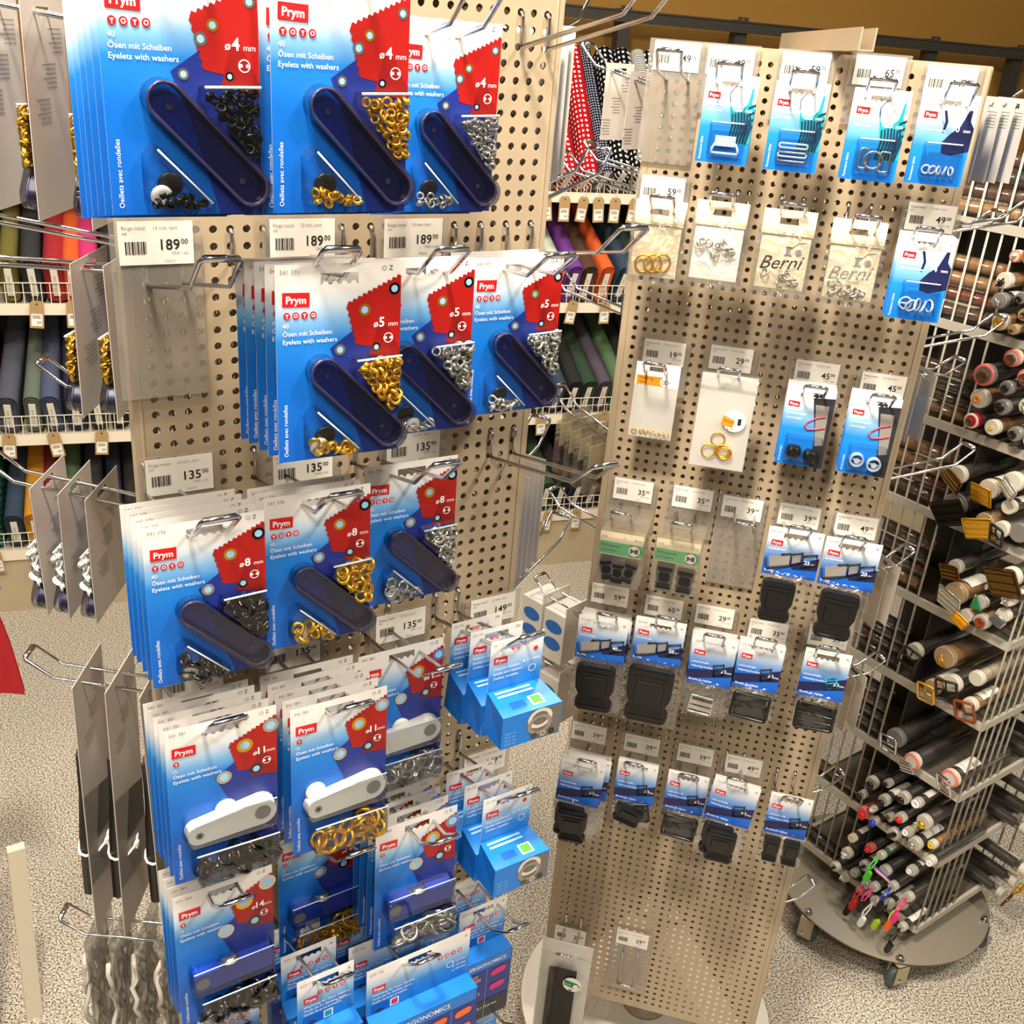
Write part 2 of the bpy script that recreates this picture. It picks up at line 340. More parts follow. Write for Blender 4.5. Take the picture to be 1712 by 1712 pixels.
build_stand(RS, 'pegboard_stand', 'grey perforated three-sided spinner stand on white disc, right one with buckles', (.378, 1.612, 2.004, -1.607))

# ------------------------------------------------------------------ hooks
HOOKS = {}
def hook_mesh(L, slope):
    k = (round(L, 3), round(slope, 2))
    if k not in HOOKS:
        mb = MB(); L, sl = k
        a = lambda x: [(x, .006, .0295), (x, -.004, .0295), (x, -.0045, .026), (x, -.004, .002), (x, -.007, .0), (x, -L+.03, sl*(L-.03)), (x, -L, sl*L+.02)]
        l = a(-P); r = a(P)
        mb.tube(l+[(-P+.003, -L-.002, sl*L+.0225)]+[(P-.003, -L-.002, sl*L+.0225)]+r[::-1], .0019, 'chrome', 6)
        mb.tube([(-P+.002, -L-.0005, sl*L+.0215), (P-.002, -L-.0005, sl*L+.0215)], .0029, 'chrome', 6)
        HOOKS[k] = mb.mesh('peg_hook')
    return HOOKS[k]
def hook(S, side, c, r, L, slope, label):
    sname = 'left' if S is LS else 'right'
    return single('peg_hook', hook_mesh(L, slope), S.at(side, c, r, 0), S.yw(side), label, 'hook', 'chrome double wire hooks on the %s stand' % sname)

# ------------------------------------------------------------------ price labels
LAB = {}
def label_parts(price, big, long_):
    k = (price, big, long_)
    if k not in LAB:
        w, h = (.066, .036) if big else (.062, .036)
        if 'pm' not in LAB:
            m = MB(); m.box(-.031, .031, -.0004, .0004, -.036, 0, 'paper'); LAB['pm'] = m.mesh('paper_label')
            for nm, ll in (('s0', .085), ('s1', .155)):
                m = MB(); m.box(-.038, .038, .0006, .0012, -ll, .003, 'sheet'); LAB[nm] = m.mesh('clear_sheet')
        t = MB(); y = -.0007; x0 = -.028
        t.text('Ringe metal', x0, -.0065, .0042, y, 'grey_ink'); t.text('12 mm, sort', x0+.026, -.0065, .0042, y, 'grey_ink'); t.text('stk', x0, -.0105, .0038, y, 'grey_ink')
        xx = x0+.002
        for wd in (.0012, .0005, .001, .0004, .0016, .0007, .0005, .0013, .0005, .0009, .0014, .0006): t.rect(xx, xx+wd, -.027, -.0165, y, 'ink'); xx += wd+.0006
        t.text(price, .0195, -.0235, .0125, y, 'ink', 'r', 0, .012); t.text('00', .0265, -.019, .0062, y, 'ink', 'r', 0, .01)
        t.text('DKK / stk', .0265, -.0275, .0035, y, 'grey_ink', 'r'); t.text('730214', .006, -.034, .003, y, 'grey_ink')
        LAB[k] = [part('paper_label', LAB['pm'], kids=[part('label_print', t)]), part('clear_sheet', LAB['s1' if long_ else 's0'])]
    return LAB[k]
def plabel(S, c, r, price, where, big=False, long_=False, tilt=0):
    p = S.at('front', c, r-1.2, .0075)
    spawn('price_label', label_parts(price, big, long_), p, S.yw('front'), where, 'price label', 'price labels on the pegboards', rot=(0, tilt, S.yw('front')))

# ------------------------------------------------------------------ card kits
def card(w, h, mat, slot=(.011, .030, .0085), th=.0006, bumps=True):
    """card body hanging below z=0 with a scalloped euro slot cut through"""
    mb = MB(); sz, sw, sh = slot; x = w/2; a = sw/2; z1 = -sz+sh/2; z0 = -sz-sh/2
    for y, m, flip in ((-th/2, mat, 0), (th/2, 'card_back', 1)):
        vs = [(-x, y, 0), (x, y, 0), (x, y, -h), (-x, y, -h), (-a, y, z1), (a, y, z1), (a, y, z0), (-a, y, z0)]
        fs = [(4, 5, 1, 0), (5, 6, 2, 1), (6, 7, 3, 2), (7, 4, 0, 3)]
        mb.add(vs, [f[::-1] for f in fs] if flip else fs, m)
        if bumps:
            q = []
            for k in range(4):
                cx = -a+sw*(k+.5)/4
                q.append([(cx+sw*.085*math.cos(t), z0+sw*.085*math.sin(t)) for t in (0, PI/4, PI/2, 3*PI/4, PI)])
            for pp in q: mb.poly(pp, y*(.9), m)
    o = [(-x, 0), (x, 0), (x, -h), (-x, -h)]; i_ = [(-a, z1), (a, z1), (a, z0), (-a, z0)]
    for ring, rev in ((o, 0), (i_, 1)):
        vs = [(px, -th/2, pz) for px, pz in ring]+[(px, th/2, pz) for px, pz in ring]
        fs = [(k, (k+1) % 4, (k+1) % 4+4, k+4) for k in range(4)]
        mb.add(vs, fs, 'card_back')
    return mb
def logo(mb, x, z, w, y, rot=-.03):
    h = w*.5; c, s = math.cos(rot), math.sin(rot); R = lambda a, b: (x+a*c-b*s, z+a*s+b*c)
    mb.poly([R(0, 0), R(w, 0), R(w, h), R(0, h)], y, 'logo_red')
    mb.text('Prym', *R(w*.5, h*.24), w*.36, y-.0002, 'print_white', 'c', rot, .03)
def icons(mb, x, z, r, n, y, step=None):
    for k in range(n):
        cx = x+k*(step or r*2.5); mb.disc(cx, z, r, y, 'logo_red', 12)
        if k % 2: mb.ring(cx, z, r*.35, r*.6, y-.0002, 'print_white', 8)
        else: mb.poly([(cx-r*.5, z+r*.45), (cx+r*.5, z+r*.45), (cx+r*.1, z-.1*r), (cx+r*.1, z-r*.7), (cx-r*.1, z-r*.7), (cx-r*.1, z-.1*r)], y-.0002, 'print_white')
def zig(p, q, n, amp):
    out = []
    dx, dz = (q[0]-p[0])/n, (q[1]-p[1])/n; L = math.hypot(dx, dz); nx, nz = -dz/L*amp, dx/L*amp
    for k in range(n): out += [(p[0]+dx*k, p[1]+dz*k), (p[0]+dx*(k+.5)+nx, p[1]+dz*(k+.5)+nz)]
    return out
def capsule(cx, cz, L, r, ang, n=8):
    pts = []
    for s, a0 in ((1, -PI/2), (-1, PI/2)):
        for k in range(n+1):
            t = a0+PI*k/n; pts.append((s*L/2+r*math.cos(t), r*math.sin(t)))
    c, q = math.cos(ang), math.sin(ang); return [(cx+a*c-b*q, cz+a*q+b*c) for a, b in pts]
def rrect(x0, x1, z0, z1, r, n=4):
    pts = []
    for cx, cz, a0 in ((x1-r, z0+r, -PI/2), (x1-r, z1-r, 0), (x0+r, z1-r, PI/2), (x0+r, z0+r, PI)):
        for k in range(n+1): t = a0+PI/2*k/n; pts.append((cx+r*math.cos(t), cz+r*math.sin(t)))
    return pts
EY = {}
def eyelet(r, mat):
    if (r, mat) not in EY:
        k = .46 if r < .009 else .6; m = MB()
        m.lathe([(r*k, -r*.5), (r*k, .0004), (r*(k+.1), .0014), (r*.72, .0019), (r*.9, .0014), (r, .0004), (r*.98, -.0004), (r*(k+.1), -.0002), (r*(k+.1), -r*.5)], mat, 12)
        EY[(r, mat)] = m.mesh('eyelet')
    return EY[(r, mat)]
def inside(p, poly):
    c = False; n = len(poly)
    for i in range(n):
        a, b = poly[i], poly[i-1]
        if (a[1] > p[1]) != (b[1] > p[1]) and p[0] < (b[0]-a[0])*(p[1]-a[1])/(b[1]-a[1])+a[0]: c = not c
    return c
def scatter(poly, n, r, mat, y0, y1, rnd, heap=0):
    xs = [p[0] for p in poly]; zs = [p[1] for p in poly]; out = []; pts = []; tries = 0
    while len(out) < n and tries < 1500:
        tries += 1; p = (rnd.uniform(min(xs), max(xs)), rnd.uniform(min(zs), max(zs)))
        if not inside(p, poly): continue
        lim = r*(1.3 if tries < 400 else .75)
        if any(math.hypot(p[0]-q[0], p[1]-q[1]) < lim for q in pts): continue
        pts.append(p); out.append(part('eyelet', eyelet(r, mat), (p[0], rnd.uniform(y1, y0), p[1]), (rnd.uniform(-1.1, 1.1), rnd.uniform(-.6, .6), rnd.uniform(-1.1, 1.1))))
    return out
def eyelet_card(size, metal, variant, seed, hh=.152):
    rnd = random.Random(seed); w = .1; small = variant == 'stick'; h = hh if small else .176
    hw = w/2; X = lambda f: -hw+w*f; Z = lambda f: -h*f if small else -.152*f
    t = MB(); y = -.0006
    t.poly([(X(.42), Z(.42)), (X(.62), Z(.33)), (X(1), Z(.42)), (X(1), -h), (X(.70), -h), (X(.54), Z(.62))], y, 'indigo')
    sw = zig((X(.56), Z(.205)), (X(1), Z(.07)), 11, .0022)+[(X(1), Z(.07)), (X(1), Z(.45)), (X(.64), Z(.41))]+zig((X(.64), Z(.41)), (X(.56), Z(.205)), 6, .0016)
    t.poly(sw, y-.0002, 'swatch_red')
    t.poly([(X(.74), Z(.47)), (X(.82), Z(.3)), (X(.9), Z(.33)), (X(1), Z(.45)), (X(1), Z(.5))], y-.0003, 'swatch_dark')
    def pr(fx, fz, r, m): t.ring(X(fx), Z(fz), r*.58, r, y-.0004, m, 16); t.disc(X(fx), Z(fz), r*.58, y-.0004, 'pale_blue')
    rr = {4: .0038, 5: .0047, 8: .0057, 11: .0075, 14: .009}[size]
    pr(.70, .235, rr, 'gold'); pr(.945, .135, rr, 'dark_metal' if size in (5, 8) else 'silver'); pr(.50, .43, rr*.95, 'silver'); pr(.80, .43, rr*.75, 'gunmetal')
    if size == 4: pr(.62, .29, .0042, 'silver')
    t.text('\u00f8', X(.775), Z(.325), .0075, y-.0004, 'print_white', 'l', 0, .01); t.text(str(size), X(.82), Z(.325), .0105, y-.0004, 'print_white', 'l', 0, .02); t.text('mm', X(.9), Z(.325), .0055, y-.0004, 'print_white', 'l')
    t.ring(X(.9), Z(.385), .0034, .0041, y-.0004, 'print_white', 14); t.disc(X(.878), Z(.385), .0012, y-.0004, 'print_white', 8); t.disc(X(.922), Z(.385), .0012, y-.0004, 'print_white', 8)
    logo(t, X(.05), Z(.20), .021, y-.0002)
    icons(t, X(.085), Z(.245), .0027, 4 if small else 1, y-.0002, .0068)
    t.text({4: '541 370', 5: '541 371', 8: '541 376', 11: '541 381', 14: '541 384'}[size], X(.04), Z(.045), .0046, y-.0002, 'grey_ink')
    t.text('40' if small else '15', X(.05), Z(.305), .005, y-.0002, 'print_white'); t.text('\u00d6sen mit Scheiben', X(.05), Z(.345), .0051, y-.0002, 'print_white', 'l', 0, .006); t.text('Eyelets with washers', X(.05), Z(.385), .0051, y-.0002, 'print_white', 'l', 0, .006)
    t.text('Oeillets avec rondelles', X(.075), -h*.97, .0046, y-.0002, 'print_white', 'l', PI/2); t.text('Z', X(.93), Z(.04), .005, y-.0002, 'ink', 'r'); t.ring(X(.86), Z(.03), .0014, .0019, y-.0002, 'grey_ink', 8)
    base = [part('card', card(w, h, 'eyelet_print'), label='blue and white printed card'), part('print', t)]
    b = MB(); cont = []
    r = {4: .0038, 5: .0051, 8: .0068, 11: .0098, 14: .0115}[size]
    if small:
        tri = [(X(.60), Z(.47)), (X(.97), Z(.46)), (X(.97), Z(.76)), (X(.92), Z(.78)), (X(.57), Z(.54))]
        a = math.atan2(Z(.885)-Z(.53), X(.90)-X(.35)); cx, cz = (X(.35)+X(.90))/2, (Z(.53)+Z(.885))/2; L = math.hypot(X(.90)-X(.35), Z(.885)-Z(.53))
        stick = capsule(cx, cz, L*1.02, .0128, a)
        low = [(X(.2), Z(.75)), (X(.26), Z(.70)), (X(.32), Z(.72)), (X(.66), Z(.95)), (X(.62), Z(.975)), (X(.24), Z(.96)), (X(.2), Z(.93))]
        b.prism(tri, -.0004, -.0125, 'blister', .0022, False); b.prism(stick, -.0004, -.0150, 'blister', .0016, False); b.prism(low, -.0004, -.0115, 'blister', .0022, False)
        b.tube([(X(.6), -.0118, Z(.475)), (X(.97), -.0118, Z(.465))], .001, 'ring_clear_or_glint', 5); b.tube([(X(.28), -.011, Z(.725)), (X(.62), -.011, Z(.945))], .0008, 'ring_clear_or_glint', 5)  # pale beads stand in for highlight lines on the blister
        st = MB(); rim = capsule(cx, cz, L*.98, .0112, a); low_ = capsule(cx, cz, L*.98, .0100, a); q_ = len(rim)
        st.poly(low_, -.0012, 'tool_dark')
        st.add([(px, -.0010, pz) for px, pz in low_]+[(px, -.0088, pz) for px, pz in rim], [(i, (i+1) % q_, (i+1) % q_+q_, i+q_) for i in range(q_)], 'tool_wall', True)
        st.tube([(px, -.0088, pz) for px, pz in rim], .0013, 'tool_rim', 5, True)
        for s in (1, -1): st.disc(cx+s*math.cos(a)*L*.42, cz+s*math.sin(a)*L*.42, .0022, -.0022, 'tool_purple')
        tool = [part('setting_tool', st)]
        ti = [(X(.63), Z(.51)), (X(.95), Z(.485)), (X(.95), Z(.74)), (X(.9), Z(.74))]
        cont += scatter(ti, {4: 40, 5: 34, 8: 18}[size], r, metal, -.0055, -.0105, rnd)
        dk = MB(); dk.lathe([(0, .0022), (.0075, .0022), (.0082, .0015), (.0082, 0), (0, 0)], 'black_satin', 18); dw = MB(); dw.lathe([(.0017, .003), (.005, .0035), (.0072, .002), (.0072, 0), (.0017, 0)], 'white_plastic', 18)
        if size in (4, 5): cont.append(part('die_disc', dk, (X(.37), -.002, Z(.87)), (.2, 0, 0)))
        if size == 8 or (size == 5 and metal == 'gold') or (size == 4 and metal == 'dark_metal'): cont.append(part('die_washer', dw, (X(.3), -.005, Z(.915)), (.3, 0, .1)))
        if size == 5 and seed % 2: cont.append(part('die_washer', dw, (X(.42), -.006, Z(.93)), (.3, 0, .1)))
        cont += scatter([(X(.26), Z(.89)), (X(.6), Z(.93)), (X(.6), Z(.955)), (X(.26), Z(.95))] if size != 8 else [(X(.26), Z(.82)), (X(.56), Z(.91)), (X(.56), Z(.955)), (X(.26), Z(.95))], {4: 11, 5: 10, 8: 8}[size], r, metal, -.005, -.009, rnd)
    else:
        za, zb, zc, zd = -.094, -.128, -.134, -.171
        b.prism(rrect(X(.1), X(.97), zb, za, .006), -.0004, -.0145, 'blister', .002, False); b.prism(rrect(X(.16), X(.975), zd, zc, .006), -.0004, -.018, 'blister', .002, False)
        b.tube([(X(.18), -.0172, zc-.001), (X(.96), -.0172, zc-.001)], .0008, 'ring_clear_or_glint', 5); b.tube([(X(.12), -.0138, za-.001), (X(.95), -.0138, za-.001)], .0007, 'ring_clear_or_glint', 5)  # highlights along the blister tops, put in as pale beads
        st = MB()
        if variant == 'white':
            pts = []
            for cx_, cz_, rr_, t0, t1 in ((.031, -.1085, .0150, -PI*.56, PI*.52), (.004, -.1075, .0098, PI*.45, PI*.55), (-.028, -.1145, .0112, PI*.5, PI*1.46)):
                pts += [(cx_+rr_*math.cos(t0+(t1-t0)*k/9), cz_+rr_*math.sin(t0+(t1-t0)*k/9)) for k in range(10)]
            st.prism(pts, -.0008, -.0125, 'white_plastic', .001); st.disc(.0315, -.1085, .0078, -.0128, 'print_grey'); st.disc(-.0275, -.1145, .0038, -.0128, 'print_grey'); st.disc(-.0275, -.1145, .0018, -.013, 'ink')
            tool = [part('setting_tool', st, label='white plastic setting tool')]
            wd = MB(); wd.lathe([(0, .003), (.0095, .003), (.0105, .002), (.0105, 0), (0, 0)], 'white_plastic', 18); cont.append(part('die_washer', wd, (X(.24) if seed % 2 else X(.5), -.001, -.101)))
        else:
            st.prism(rrect(X(.12), X(.95), -.123, -.1, .005), -.0008, -.012, 'blue_plastic', .001); st.disc(X(.21), -.1125, .0072, -.0123, 'print_grey', 18)
            tool = [part('setting_tool', st, label='blue plastic setting tool')]
            cont += [part('eyelet', eyelet(r, 'silver'), (X(.5), -.006, -.099), (1.2, 0, 0))]
        cont += scatter([(X(.24), -.166), (X(.92), -.166), (X(.92), -.146), (X(.8), -.14), (X(.24), -.156)], 16 if size == 11 else 13, r, metal, -.007, -.0135, rnd)
    bp = part('blister', b)
    return base+tool+cont+[bp], base+tool+[bp]
def back_print(w, h):
    t = MB()
    for blk in range(3):
        for k in range(6): zz = -h*(.16+.0)-.004*k-.03*blk; xw = w*(.25 if k % 3 else .32); t.add([(-w*.4+blk*.02, .0006, zz), (-w*.4+blk*.02+xw, .0006, zz), (-w*.4+blk*.02+xw, .0006, zz-.0012), (-w*.4+blk*.02, .0006, zz-.0012)], [(0, 1, 2, 3)], 'grey_ink')
    return part('back_print', t)
def loop_pts(pts, y): return [(a, y, b) for a, b in pts]
def swim_card(kind, mm, seed):
    w, h = .066, .106; X = lambda f: w*(f-.5); Z = lambda f: -h*f; t = MB(); y = -.0006
    if kind != 'ring':
        t.poly([(X(.52), Z(.30)), (X(.60), Z(.40)), (X(.72), Z(.40)), (X(.86), Z(.30)), (X(.9), Z(.13)), (X(.94), Z(.13)), (X(.93), Z(.3)), (X(1), Z(.36)), (X(1), Z(.74)), (X(.85), Z(.78)), (X(.6), Z(.76)), (X(.58), Z(.55))], y, 'teal')
        for k in range(7):
            a = X(.58+.055*k); t.poly([(a, Z(.40+.01*abs(k-3))), (a+.002, Z(.40+.01*abs(k-3))), (a+.0042+.001*k*.3, Z(.56)), (a+.0014, Z(.76)), (a-.001, Z(.76)), (a+.0015, Z(.56))], y-.0001, 'teal_dark')
        for k in range(3): t.poly([(X(.88), Z(.34+.08*k)), (X(1), Z(.30+.08*k)), (X(1), Z(.33+.08*k)), (X(.88), Z(.37+.08*k))], y-.00015, 'teal_dark')
        t.tube([(X(.52), y, Z(.30)), (X(.50), y, Z(.2)), (X(.58), y, Z(.12))], .0005, 'teal_dark', 4)
    else:
        t.poly([(X(.5), Z(.52)), (X(.62), Z(.42)), (X(.76), Z(.34)), (X(.86), Z(.16)), (X(.92), Z(.16)), (X(.92), Z(.28)), (X(1), Z(.35)), (X(1), Z(.60)), (X(.7), Z(.66)), (X(.52), Z(.64))], y, 'navy')
        t.poly([(X(.42), Z(.18)), (X(.47), Z(.18)), (X(.53), Z(.3)), (X(.5), Z(.42)), (X(.46), Z(.42)), (X(.48), Z(.3))], y, 'navy')
    logo(t, X(.08), Z(.27), .0155, y-.0002); t.text('Bikiniverschluss' if kind != 'ring' else 'BH-Zubeh\u00f6r', X(.08), Z(.35), .0046, y-.0002, 'print_white', 'l', 0, .008); t.text('Bikini clasp' if kind != 'ring' else 'Bra accessories', X(.08), Z(.41), .0046, y-.0002, 'print_white', 'l', 0, .008)
    t.text(str(mm), X(.64), Z(.40), .0095, y-.0004, 'print_white', 'l', 0, .02); t.text('mm', X(.83), Z(.40), .0055, y-.0004, 'print_white', 'l', 0, .01)
    t.text('Fermeture bikini', X(.1), Z(.97), .0042, y-.0002, 'print_white', 'l', PI/2); t.text('416 117', X(.08), Z(.05), .0036, y-.0002, 'grey_ink'); t.text('K', X(.93), Z(.09), .004, y-.0002, 'ink', 'r')
    b = MB(); b.prism(rrect(X(.2), X(.9), Z(.93), Z(.52), .004), -.0004, -.011, 'blister', .0018, False); b.tube([(X(.24), -.0106, Z(.53)), (X(.86), -.0106, Z(.53))], .0009, 'ring_clear_or_glint', 5)  # the pale bead imitates a highlight on the blister edge
    c = MB(); pcs = []
    if kind == 'clear_clasp':
        c.tube(loop_pts([(X(.55)+.017*math.cos(q), Z(.88)+.018*math.sin(q)) for q in [PI*k/10 for k in range(11)]], -.006), .0017, 'ring_clear_or_glint', 6); c.tube([(X(.3), -.006, Z(.88)), (X(.8), -.006, Z(.88))], .0017, 'ring_clear_or_glint'); c.box(X(.34), X(.74), -.008, -.004, Z(.8), Z(.68), 'ring_clear_or_glint')
        pcs = [part('bikini_clasp', c, label='clear plastic clasp')]
    elif kind == 'bar_clasp':
        for k in range(4): c.tube(loop_pts(rrect(X(.25), X(.78), Z(.88-.05*k), Z(.83-.05*k), .002, 2), -.005-.001*k), .0012, 'ring_clear_or_glint' if k % 2 else 'silver', 5, True)
        pcs = [part('bikini_clasp', c, label='clear bar clasp')]
    elif kind == 'silver_clasp':
        c.tube(loop_pts([(X(.55)+.011*math.cos(q), Z(.76)+.010*math.sin(q)) for q in [2*PI*k/14 for k in range(14)]], -.006), .0014, 'silver', 6, True); c2 = MB()
        c2.tube(loop_pts(rrect(X(.3), X(.44), Z(.86), Z(.64), .003, 2), -.006), .0013, 'silver', 6, True); c2.tube(loop_pts(rrect(X(.66), X(.84), Z(.88), Z(.66), .003, 2), -.006), .0013, 'silver', 6, True)
        pcs = [part('clasp_ring', c), part('clasp_loop', c2)]
    else:
        for k in range(5):
            m = MB(); rr = .0075 if mm == 14 else .0048; m.tube(loop_pts([(rr*math.cos(2*PI*q/14), rr*math.sin(2*PI*q/14)) for q in range(14)], 0), .0013, 'ring_clear_or_glint', 5, True)
            if k == 0 and mm == 14: m.box(-rr, rr, -.001, .001, -.001, .001, 'ring_clear_or_glint')
            pcs.append(part('strap_ring', m, (X(.32+.11*k), -.004-.001*(k % 3), Z(.83 if mm == 10 else .8+.02*(k % 2))), (.3*(k % 2), 0, .5*k)))
    base = [part('card', card(w, h, 'swim_print', (.011, .027, .007)), label='blue and white printed card'), part('print', t)]
    return base+pcs+[part('blister', b)], base+[part('blister', b)]
def cord_card(black):
    w, h = .067, .117; X = lambda f: w*(f-.5); Z = lambda f: -h*f; t = MB(); y = -.0006
    t.poly([(X(.55), Z(.12)), (X(1), Z(.1)), (X(1), Z(1)), (X(.75), Z(1)), (X(.72), Z(.6))], y, 'print_dark'); t.poly([(X(.62), Z(.2)), (X(.9), Z(.2)), (X(.93), Z(.7)), (X(.76), Z(.72))], y-.0001, 'print_grey')
    logo(t, X(.06), Z(.25), .0155, y-.0002); t.text('Kordelstopper', X(.06), Z(.35), .0048, y-.0002, 'print_white', 'l', 0, .008); t.text('Cord stops', X(.06), Z(.41), .0048, y-.0002, 'print_white', 'l', 0, .008); t.text('Arr\u00eat-cordon', X(.1), Z(.97), .0042, y-.0002, 'print_white', 'l', PI/2)
    t.text('416 551', X(.06), Z(.06), .004, y-.0002, 'grey_ink')
    cd = MB(); cd.tube([(X(.88), -.0016, Z(.33)), (X(.7), -.0016, Z(.36)), (X(.52), -.0016, Z(.43)), (X(.48), -.0016, Z(.48)), (X(.55), -.0016, Z(.52)), (X(.75), -.0016, Z(.5)), (X(.9), -.0016, Z(.47))], .0011, 'pink_red', 6)
    b = MB(); b.prism(rrect(X(.14), X(.92), Z(.95), Z(.6), .004), -.0004, -.015, 'blister', .002, False)
    pcs = []
    for k in range(2):
        m = MB()
        if black: m.lathe([(0, .010), (.006, .010), (.0095, .007), (.0095, -.006), (.006, -.009), (0, -.009)], 'black_plastic', 14, Matrix.Rotation(PI/2, 4, 'Z')); m.box(-.004, .004, -.009, -.005, -.006, .006, 'black_plastic')
        else:
            for q in range(3): m.tube([(.009*math.cos(2*PI*z/14), -.003*q, .009*math.sin(2*PI*z/14)) for z in range(14)], .0014, 'ring_clear_or_glint', 5, True)
            m.tube([(-.009, -.003, 0), (.009, -.003, 0)], .0013, 'ring_clear_or_glint', 5); m.disc(0, 0, .004, -.008, 'white_plastic')
        pcs.append(part('cord_stop', m, (X(.34+.36*k), -.0075 if black else -.004, Z(.8+.03*k)), (0, .12, 0)))
    base = [part('card', card(w, h, 'swim_print', (.011, .03, .008)), label='blue printed card'), part('print', t), part('print_cord', cd, label='red cord picture')]
    return base+pcs+[part('blister', b)], base
def film_bag(w, h, th, top, mat='film', puff=.004):
    """soft clear bag: front skin bulges, crimped at the edges"""
    mb = MB(); nx, nz = 8, 10; rnd = random.Random(int(w*1e5+h*1e4)); vs = []; fs = []
    for sgn in (-1, 1):
        b = len(vs)
        for j in range(nz+1):
            for i in range(nx+1):
                u, v = i/nx, j/nz; bul = (math.sin(PI*u)*math.sin(PI*v))**.5 if 0 < u < 1 and 0 < v < 1 else 0
                vs.append((w*(u-.5)+rnd.uniform(-1, 1)*.0008, sgn*(.0006+th*.5*bul+(rnd.uniform(-1, 1)*puff*.3*bul)), top-h*v))
        for j in range(nz):
            for i in range(nx):
                a = b+j*(nx+1)+i; f = (a, a+nx+1, a+nx+2, a+1); fs.append(f if sgn < 0 else f[::-1])
    return mb.add(vs, fs, mat, True)
def big_buckle(w, h, mat='black_plastic'):
    m = MB(); a = w/2
    o = [(a*.70, 0), (a*.88, -h*.02), (a*.97, -h*.08), (a, -h*.18), (a*.98, -h*.52), (a*.84, -h*.64), (a*.80, -h*.72), (a*.92, -h*.78), (a*.95, -h*.86), (a*.90, -h*.95), (a*.74, -h)]
    m.prism(o+[(-x_, z_) for x_, z_ in o[::-1]], -.001, -.0105, mat, .0014)
    m.box(-a*.8, a*.8, -.0125, -.0105, -h*.12, -h*.05, mat); m.box(-a*.78, a*.78, -.0125, -.0105, -h*.93, -h*.88, mat)
    m.box(-a*.72, a*.72, -.0122, -.0105, -h*.2, -h*.17, 'black_satin'); m.prism(rrect(-a*.62, a*.62, -h*.66, -h*.26, .004), -.0105, -.0128, mat, .0012)
    for k in range(3): m.box(-a*.7, a*.7, -.0118, -.0105, -h*(.72+.05*k), -h*(.735+.05*k), 'black_satin')
    return m
def slider(w, h, mat='black_plastic', bars=1):
    m = MB(); o = rrect(-w/2, w/2, -h, 0, .003, 3); m.tube([(a, -.004, b) for a, b in o], .0026, mat, 6, True)
    for k in range(bars): zz = -h*(k+1)/(bars+1); m.box(-w/2, w/2, -.007, -.002, zz-.0035, zz+.0035, mat)
    m.prism(rrect(-w*.42, w*.42, -h*.94, -h*.06, .002, 2), -.0005, -.0022, 'black_satin'); return m
